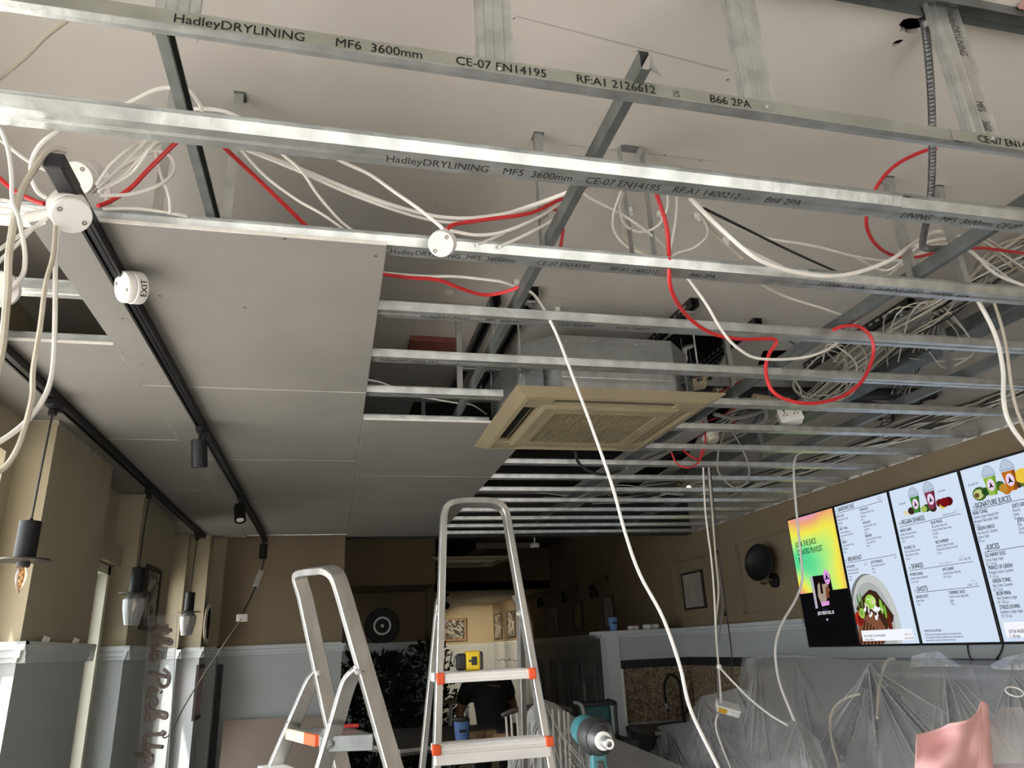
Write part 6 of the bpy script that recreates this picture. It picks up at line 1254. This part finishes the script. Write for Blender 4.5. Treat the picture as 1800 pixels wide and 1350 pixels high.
c = Uy(806,1230,8.42); t = thing('bar_stool', (c.x, 8.42, 0), 'bar stool with a round pale seat left of the person', 'stool')
MB().lathe([(.0001,0),(.17,0),(.18,.015),(.17,.03),(.0001,.03)], (c.x, 8.42, c.z-.03), (0,0,1), 24).build('seat', stp, t, True)
MB().tube([(c.x+.2*math.cos(a), 8.42+.2*math.sin(a), c.z+.18) for a in [PI*(-.1+1.2*i/10) for i in range(11)]], .022, 8).build('backrest', stw, t, True)
for a in (.6, 2.5, 3.8, 5.6): MB().tube([(c.x+.1*math.cos(a), 8.42+.1*math.sin(a), c.z-.03), (c.x+.2*math.cos(a), 8.42+.2*math.sin(a), 0)], .012, 7).build('leg', galv, t, True)
MB().tube([(c.x+.17*math.cos(q*PI/8), 8.42+.17*math.sin(q*PI/8), .3) for q in range(16)], .008, 6, closed=True).build('foot_ring', galv, t, True)
for a in (.3, 2.8): MB().tube([(c.x+.2*math.cos(a), 8.42+.2*math.sin(a), c.z+.18), (c.x+.16*math.cos(a), 8.42+.16*math.sin(a), c.z-.01)], .01, 6).build('back_post', stw, t, True)
# --- person bent over the table, seen from behind
def skin_body(name, verts, edges, radii, m, parent, root=0, sub=2):
    me = bpy.data.meshes.new(name); org = ORG[parent.name]; me.from_pydata([Vector(v)-org for v in verts], edges, []); me.materials.append(m)
    o = bpy.data.objects.new(name, me); COL.objects.link(o); o.parent = parent
    sk = o.modifiers.new('skin', 'SKIN'); sk.use_smooth_shade = True
    for i, v in enumerate(me.skin_vertices[0].data): r = radii[i]; v.radius = r if isinstance(r, tuple) else (r, r); v.use_root = (i == root)
    s_ = o.modifiers.new('sub', 'SUBSURF'); s_.levels = 1; s_.render_levels = sub; ORG[o.name] = org; return o
bx_, by_ = Uy(868,1235,7.55).x, 7.55
pe = thing('person', (bx_, by_, 0), 'person in a black t-shirt bending over the work behind the middle ladder', 'person')
skinm = mat('skin', (.30, .16, .10), .55, 0, .1, 8); shirt = mat('black cotton', (.010, .010, .011), .9); trou = mat('dark trousers', (.02,.02,.025), .9); hair = mat('dark hair', (.012,.009,.007), .6)
B = lambda x, y, z: (bx_+x, by_+y, z)
# body: one continuous skin-coloured figure
vs = [B(0,0,.98), B(0,.10,1.14), B(0,.22,1.28), B(.0,.34,1.34), B(0,.43,1.33), B(.0,.53,1.30), B(0,.60,1.26),
      B(-.20,.32,1.31), B(-.285,.36,1.08), B(-.22,.54,.99), B(.20,.32,1.31), B(.29,.38,1.10), B(.24,.58,1.08),
      B(-.11,-.01,.90), B(-.12,.03,.50), B(-.13,-.03,.09), B(-.13,.10,.045), B(.11,-.01,.90), B(.12,.03,.50), B(.13,-.03,.09), B(.13,.10,.045)]
ed_ = [(0,1),(1,2),(2,3),(3,4),(4,5),(5,6),(3,7),(7,8),(8,9),(3,10),(10,11),(11,12),(0,13),(13,14),(14,15),(15,16),(0,17),(17,18),(18,19),(19,20)]
ra = [(.13,.09),(.13,.09),(.14,.09),(.12,.07),.055,(.078,.092),(.07,.085),.066,.046,.031,.066,.046,.031,.085,.058,.042,.035,.085,.058,.042,.035]
skin_body('body', vs, ed_, ra, skinm, pe)
# clothes as slightly larger shells
skin_body('t_shirt', [B(0,-.03,.84), B(0,.10,1.14), B(0,.22,1.285), B(0,.34,1.345), B(-.20,.32,1.315), B(-.265,.345,1.16), B(.20,.32,1.315), B(.27,.36,1.17), B(0,.40,1.345)], [(0,1),(1,2),(2,3),(3,4),(4,5),(3,6),(6,7),(3,8)], [(.175,.135),(.185,.135),(.20,.145),(.18,.125),.092,.076,.092,.076,.072], shirt, pe)
skin_body('trousers', [B(0,0,.97), B(-.11,-.01,.88), B(-.12,.03,.50), B(-.13,-.03,.10), B(.11,-.01,.88), B(.12,.03,.50), B(.13,-.03,.10)], [(0,1),(1,2),(2,3),(0,4),(4,5),(5,6)], [(.168,.13),.10,.074,.062,.10,.074,.062], trou, pe)
hd = Vector(B(0,.545,1.305)); m = MB()
for i in range(9):
    for j in range(1): pass
m.lathe([(.0001,.112),(.05,.10),(.085,.06),(.098,.01),(.094,-.03),(.08,-.06)], hd, (0,-.35,1), 22).build('hair', hair, pe, True)
for s in (-1, 1): MB().lathe([(.0001,-.012),(.02,-.008),(.026,0),(.02,.008),(.0001,.012)], hd+Vector((s*.085,.03,-.045)), (1,0,0), 12).build('ear', skinm, pe, True)
MB().tube([hd+Vector((0,.105,-.02)), hd+Vector((0,.118,-.055)), hd+Vector((0,.10,-.065))], [.010,.017,.010], 8).build('nose', skinm, pe, True)
for s in (-1, 1): MB().lathe([(.0001,-.008),(.01,-.004),(.011,.002),(.0001,.009)], hd+Vector((s*.034,.088,-.015)), (0,1,0), 10).build('eye', whitep, pe, True)
MB().tube([hd+Vector((-.026,.086,-.088)), hd+Vector((0,.096,-.09)), hd+Vector((.026,.086,-.088))], .006, 6).build('mouth', mat('lips', (.28,.10,.08), .5), pe, True)
for s, w in ((-1, Vector(B(-.22,.54,.99))), (1, Vector(B(.24,.58,1.08)))):
    dirv = Vector((s*-.25, .8, -.25)).normalized(); sd = dirv.cross(Z).normalized(); upn = sd.cross(dirv)
    V_ = [w, w+dirv*.045, w+dirv*.085]; E_ = [(0,1),(1,2)]; R_2 = [(.030,.022),(.040,.018),(.038,.016)]
    for f, (off, ln) in enumerate([(-.030,.062),(-.010,.072),(.010,.068),(.029,.054)]):
        b_ = len(V_); base = w+dirv*.09+sd*off; V_ += [base, base+dirv*ln*.5-Z*.006, base+dirv*ln*.85-Z*.026]; E_ += [(2,b_),(b_,b_+1),(b_+1,b_+2)]; R_2 += [.0095,.0088,.0078]
    b_ = len(V_); th0 = w+dirv*.03-sd*s*.036; V_ += [th0, th0+dirv*.032-sd*s*.020-Z*.006, th0+dirv*.055-sd*s*.022-Z*.016]; E_ += [(0,b_),(b_,b_+1),(b_+1,b_+2)]; R_2 += [.013,.0105,.009]
    skin_body('hand', V_, E_, R_2, skinm, pe, 0, 1)
# ================================================================ radio on a dark cabinet
t = thing('low_cabinet', (2.12, 6.3, 0), 'dark cabinet under the work radio', 'cabinet'); MB().bbox(1.88, 2.42, 6.0, 6.5, .05, .95, .006).build('carcass', mat('dark cabinet', (.025,.024,.023), .6), t); MB().bbox(1.90, 2.14, 5.985, 6.0, .08, .92, .004).build('door', dk, t); MB().bbox(2.16, 2.40, 5.985, 6.0, .08, .92, .004).build('door', dk, t); MB().bbox(1.9, 2.4, 6.02, 6.48, 0, .05, .004).build('plinth', blackp, t)
c = Uy(1046,1243,6.15); rx, ry_, rz_ = c.x, 6.2, .95
teal = mat('dark teal plastic', (.012, .075, .085), .45); t = thing('work_radio', (rx, ry_, rz_), 'teal and black job site radio with a carry handle', 'radio')
MB().bbox(rx-.10, rx+.13, ry_-.09, ry_+.09, rz_+.02, rz_+.27, .03).build('body', teal, t); MB().bbox(rx-.075, rx+.10, ry_-.104, ry_-.085, rz_+.03, rz_+.15, .012).build('front_door', blackp, t)
for s in (-1, 1):
    x_ = rx-.135 if s < 0 else rx+.155; MB().tube(spline([(x_, ry_-.10, rz_+.02), (x_-.01*s, ry_-.125, rz_+.06), (x_-.01*s, ry_-.125, rz_+.22), (x_, ry_-.10, rz_+.275), (x_, ry_+.06, rz_+.285)], 4), .016, 8).build('roll_bar', mat('grey bumper', (.30,.29,.27), .5) if s < 0 else blackp, t, True)
MB().bbox(rx-.15, rx+.17, ry_-.11, ry_+.10, rz_, rz_+.03, .012).build('base_bumper', blackp, t); MB().bbox(rx-.15, rx+.17, ry_-.09, ry_+.10, rz_+.255, rz_+.29, .012).build('top_bumper', blackp, t)
MB().tube(spline([(rx-.06, ry_, rz_+.28), (rx-.06, ry_, rz_+.42), (rx-.055, ry_, rz_+.45), (rx+.03, ry_, rz_+.45), (rx+.04, ry_, rz_+.43), (rx+.04, ry_, rz_+.28)], 4), .011, 8).build('handle', blackp, t, True)
MB().lathe([(.02,0),(.02,.014),(.015,.018)], (rx+.0, ry_-.104, rz_+.075), (0,-1,0), 16).build('dial', galv_dark, t, True)
pr = MB(); put_text(pr, 'Makita', (rx-.055, ry_-.1055, rz_+.16), X, Z, .045, 1.0, .01); stuff(pr.build('maker_lettering', mat('silver print', (.6,.6,.6), .4), t))
# ================================================================ impact driver close to the camera, on a work platform
c = Uy(1050, 1296, 1.70)
t = thing('work_platform', (c.x, 1.75, 0), 'folding work platform carrying the impact driver', 'platform'); wz = c.z-.235
MB().bbox(c.x-.35, c.x+.35, 1.58, 1.92, wz-.04, wz, .006).build('deck', alu, t)
for x in (-.3, .3):
    for y in (1.62, 1.88): MB().tube([(c.x+x, y, wz-.04), (c.x+x*1.1, y, 0)], .016, 8).build('leg', alu, t)
t = thing('impact_driver', (c.x, 1.75, wz), 'teal and black cordless impact driver standing upright', 'power tool'); ax_ = Vector((-.06, -.98, -.05)).normalized()
teal2 = mat('teal tool plastic', (.03, .17, .19), .4)
MB().lathe([(.0001,-.125),(.026,-.122),(.033,-.11),(.036,-.06),(.038,-.005),(.034,0)], c, ax_, 28).build('motor_housing', teal2, t, True)
MB().lathe([(.040,-.03),(.041,.0),(.034,.016),(.032,.02)], c, ax_, 28).build('rubber_collar', blackp, t, True); MB().lathe([(.031,.015),(.029,.028),(.020,.042),(.0185,.046)], c, ax_, 26).build('nose_cone', mat('dark cast alloy', (.10,.10,.10), .4, .6), t, True)
MB().lathe([(.019,.044),(.019,.052),(.017,.054),(.012,.054)], c, ax_, 22).build('light_ring', whitep, t, True); MB().lathe([(.012,.05),(.0125,.085),(.0105,.09),(.006,.09),(.006,.075)], c, ax_, 18).build('chuck', galv, t, True)
hb = Vector((ax_.x, ax_.y, 0)).normalized(); sdv = hb.cross(Z)
rows = [(.0,.030,.024,-.02),(-.03,.027,.021,-.03),(-.07,.024,.019,-.034),(-.12,.023,.018,-.036),(-.165,.026,.020,-.036)]
m = MB(); k0 = []
for dz, a, b, off in rows:
    q = c+hb*off+Z*(dz-.02); k0.append([q+hb*(a*math.cos(2*PI*j/16))+sdv*(b*math.sin(2*PI*j/16)) for j in range(17)])
m.grid(k0).build('grip', blackp, t, True)
MB().obox(c+hb*-.006+Z*-.045, hb, sdv, Z, .014, .017, .022, .005).build('teal_collar', teal2, t); MB().obox(c+hb*.004+Z*-.062, hb, sdv, Z, .008, .008, .016, .003).build('trigger', mat('dark trigger', (.05,.05,.05), .5), t)
MB().obox(c+hb*-.03+Z*-.208, hb, sdv, Z, .055, .036, .024, .006).build('battery', blackp, t)
# ================================================================ pink paper bag and clear cup bag on the near counter
t = thing('near_counter', (1.25, 1.55, 0), 'counter carrying the pink paper bag at the lower right', 'counter'); MB().bbox(.80, 1.90, 1.15, 1.9, 1.06, 1.10, .006).build('worktop', mat('dark worktop', (.05,.045,.04), .3), t); MB().box(.86, 1.86, 1.2, 1.86, 0, 1.06).build('cabinet', dk, t)
pinkm = mat('pink paper', (.74, .42, .42), .75, 0, .06, 5, .25, 6)
def bagp(px, py, y): return Uy(px, py, y)
gr = []
topl = [(1612,1290),(1625,1288),(1650,1281),(1668,1272),(1688,1269),(1705,1263),(1718,1250),(1724,1232)]; n_ = len(topl)
for j in range(13):
    v = j/12; row = []
    for i, (a, b) in enumerate(topl):
        bot = (1598+i*19.0, 1480); px = a*(1-v)+bot[0]*v; py = b*(1-v)+bot[1]*v
        row.append(bagp(px, py, 1.52+.030*NZ.noise(Vector((i*.55, v*4.5, 2)))+.02*math.sin(i*1.1+v*3)))
    gr.append(row)
t = thing('paper_bag', (gr[-1][4].x, 1.55, 1.10), 'crumpled pink paper bag at the lower right, torn along its top', 'paper bag')
for r in gr[-1:]:
    for p in r: p.z = 1.10
gc = [spline(r, 4) for r in gr]; gt = [spline([gc[j][i] for j in range(len(gc))], 3) for i in range(len(gc[0]))]
MB().grid(gt).build('front_panel', pinkm, t, True, .0015)
sg = []
for j in range(13):
    v = j/12; a = gr[j][-1]; o_ = Uy(1737+v*18 if v < .6 else 1748+(v-.6)*10, 1240+(1480-1240)*v, 1.56+.02*math.sin(v*9)); 
    if j == 12: o_.z = 1.10
    bk = o_+Vector((.10, .12, 0)); sg.append([a, a.lerp(o_, .5)+Vector((0,-.004,0)), o_, o_.lerp(bk, .5), bk])
MB().grid([spline(q, 3) for q in zip(*sg)]).build('side_gusset', pinkm, t, True, .0015)
# clear domed bag with a pinkish tub inside, cut by the right edge
c = Uy(1800, 1330, 1.62); t = thing('plastic_tub', (c.x, c.y, 1.10), 'pinkish brown tub inside the clear bag at the lower right corner', 'tub')
tubm = mat('pink brown tub', (.30, .19, .17), .5, 0, .1, 6); MB().lathe([(.0001,0),(.11,0),(.115,.01),(.12,.235),(.124,.24),(.124,.25),(.118,.25),(.11,.02),(.0001,.018)], (c.x, c.y, 1.10), (0,0,1), 32).build('wall', tubm, t, True); MB().lathe([(.126,.235),(.126,.262),(.10,.266),(.0001,.266)], (c.x, c.y, 1.10), (0,0,1), 32).build('lid', mat('mauve lid', (.40,.27,.25), .4), t, True)
m = MB(); rows = []
for j in range(16):
    v = j/15; rr = [.02,.06,.10,.128,.145,.152,.155,.157,.158,.159,.16,.16,.161,.162,.163,.165][j]; zz = 1.10+.40*(1-v)**.9 if j else 1.505
    rows.append([Vector((c.x, c.y, zz))+Vector((math.cos(2*PI*i/36), math.sin(2*PI*i/36), 0))*rr*(1+.07*NZ.noise(Vector((math.cos(2*PI*i/36)*3, math.sin(2*PI*i/36)*3, v*4)))) for i in range(37)])
m.grid(rows); t = thing('clear_bag', (c.x, c.y, 1.10), 'clear plastic bag over the tub at the lower right corner', 'bag'); m.build('bag_film', bag_m, t, True)
rc = Uy(1783, 1216, 1.5); MB().tube([rc+r3*(.019*math.cos(q*PI/12))+(u3*.4+f2*.9).normalized()*(.014*math.sin(q*PI/12)) for q in range(24)], .0016, 6, closed=True).build('tie_ring', mat('clear ring', (.7,.7,.68), .2), t, True)
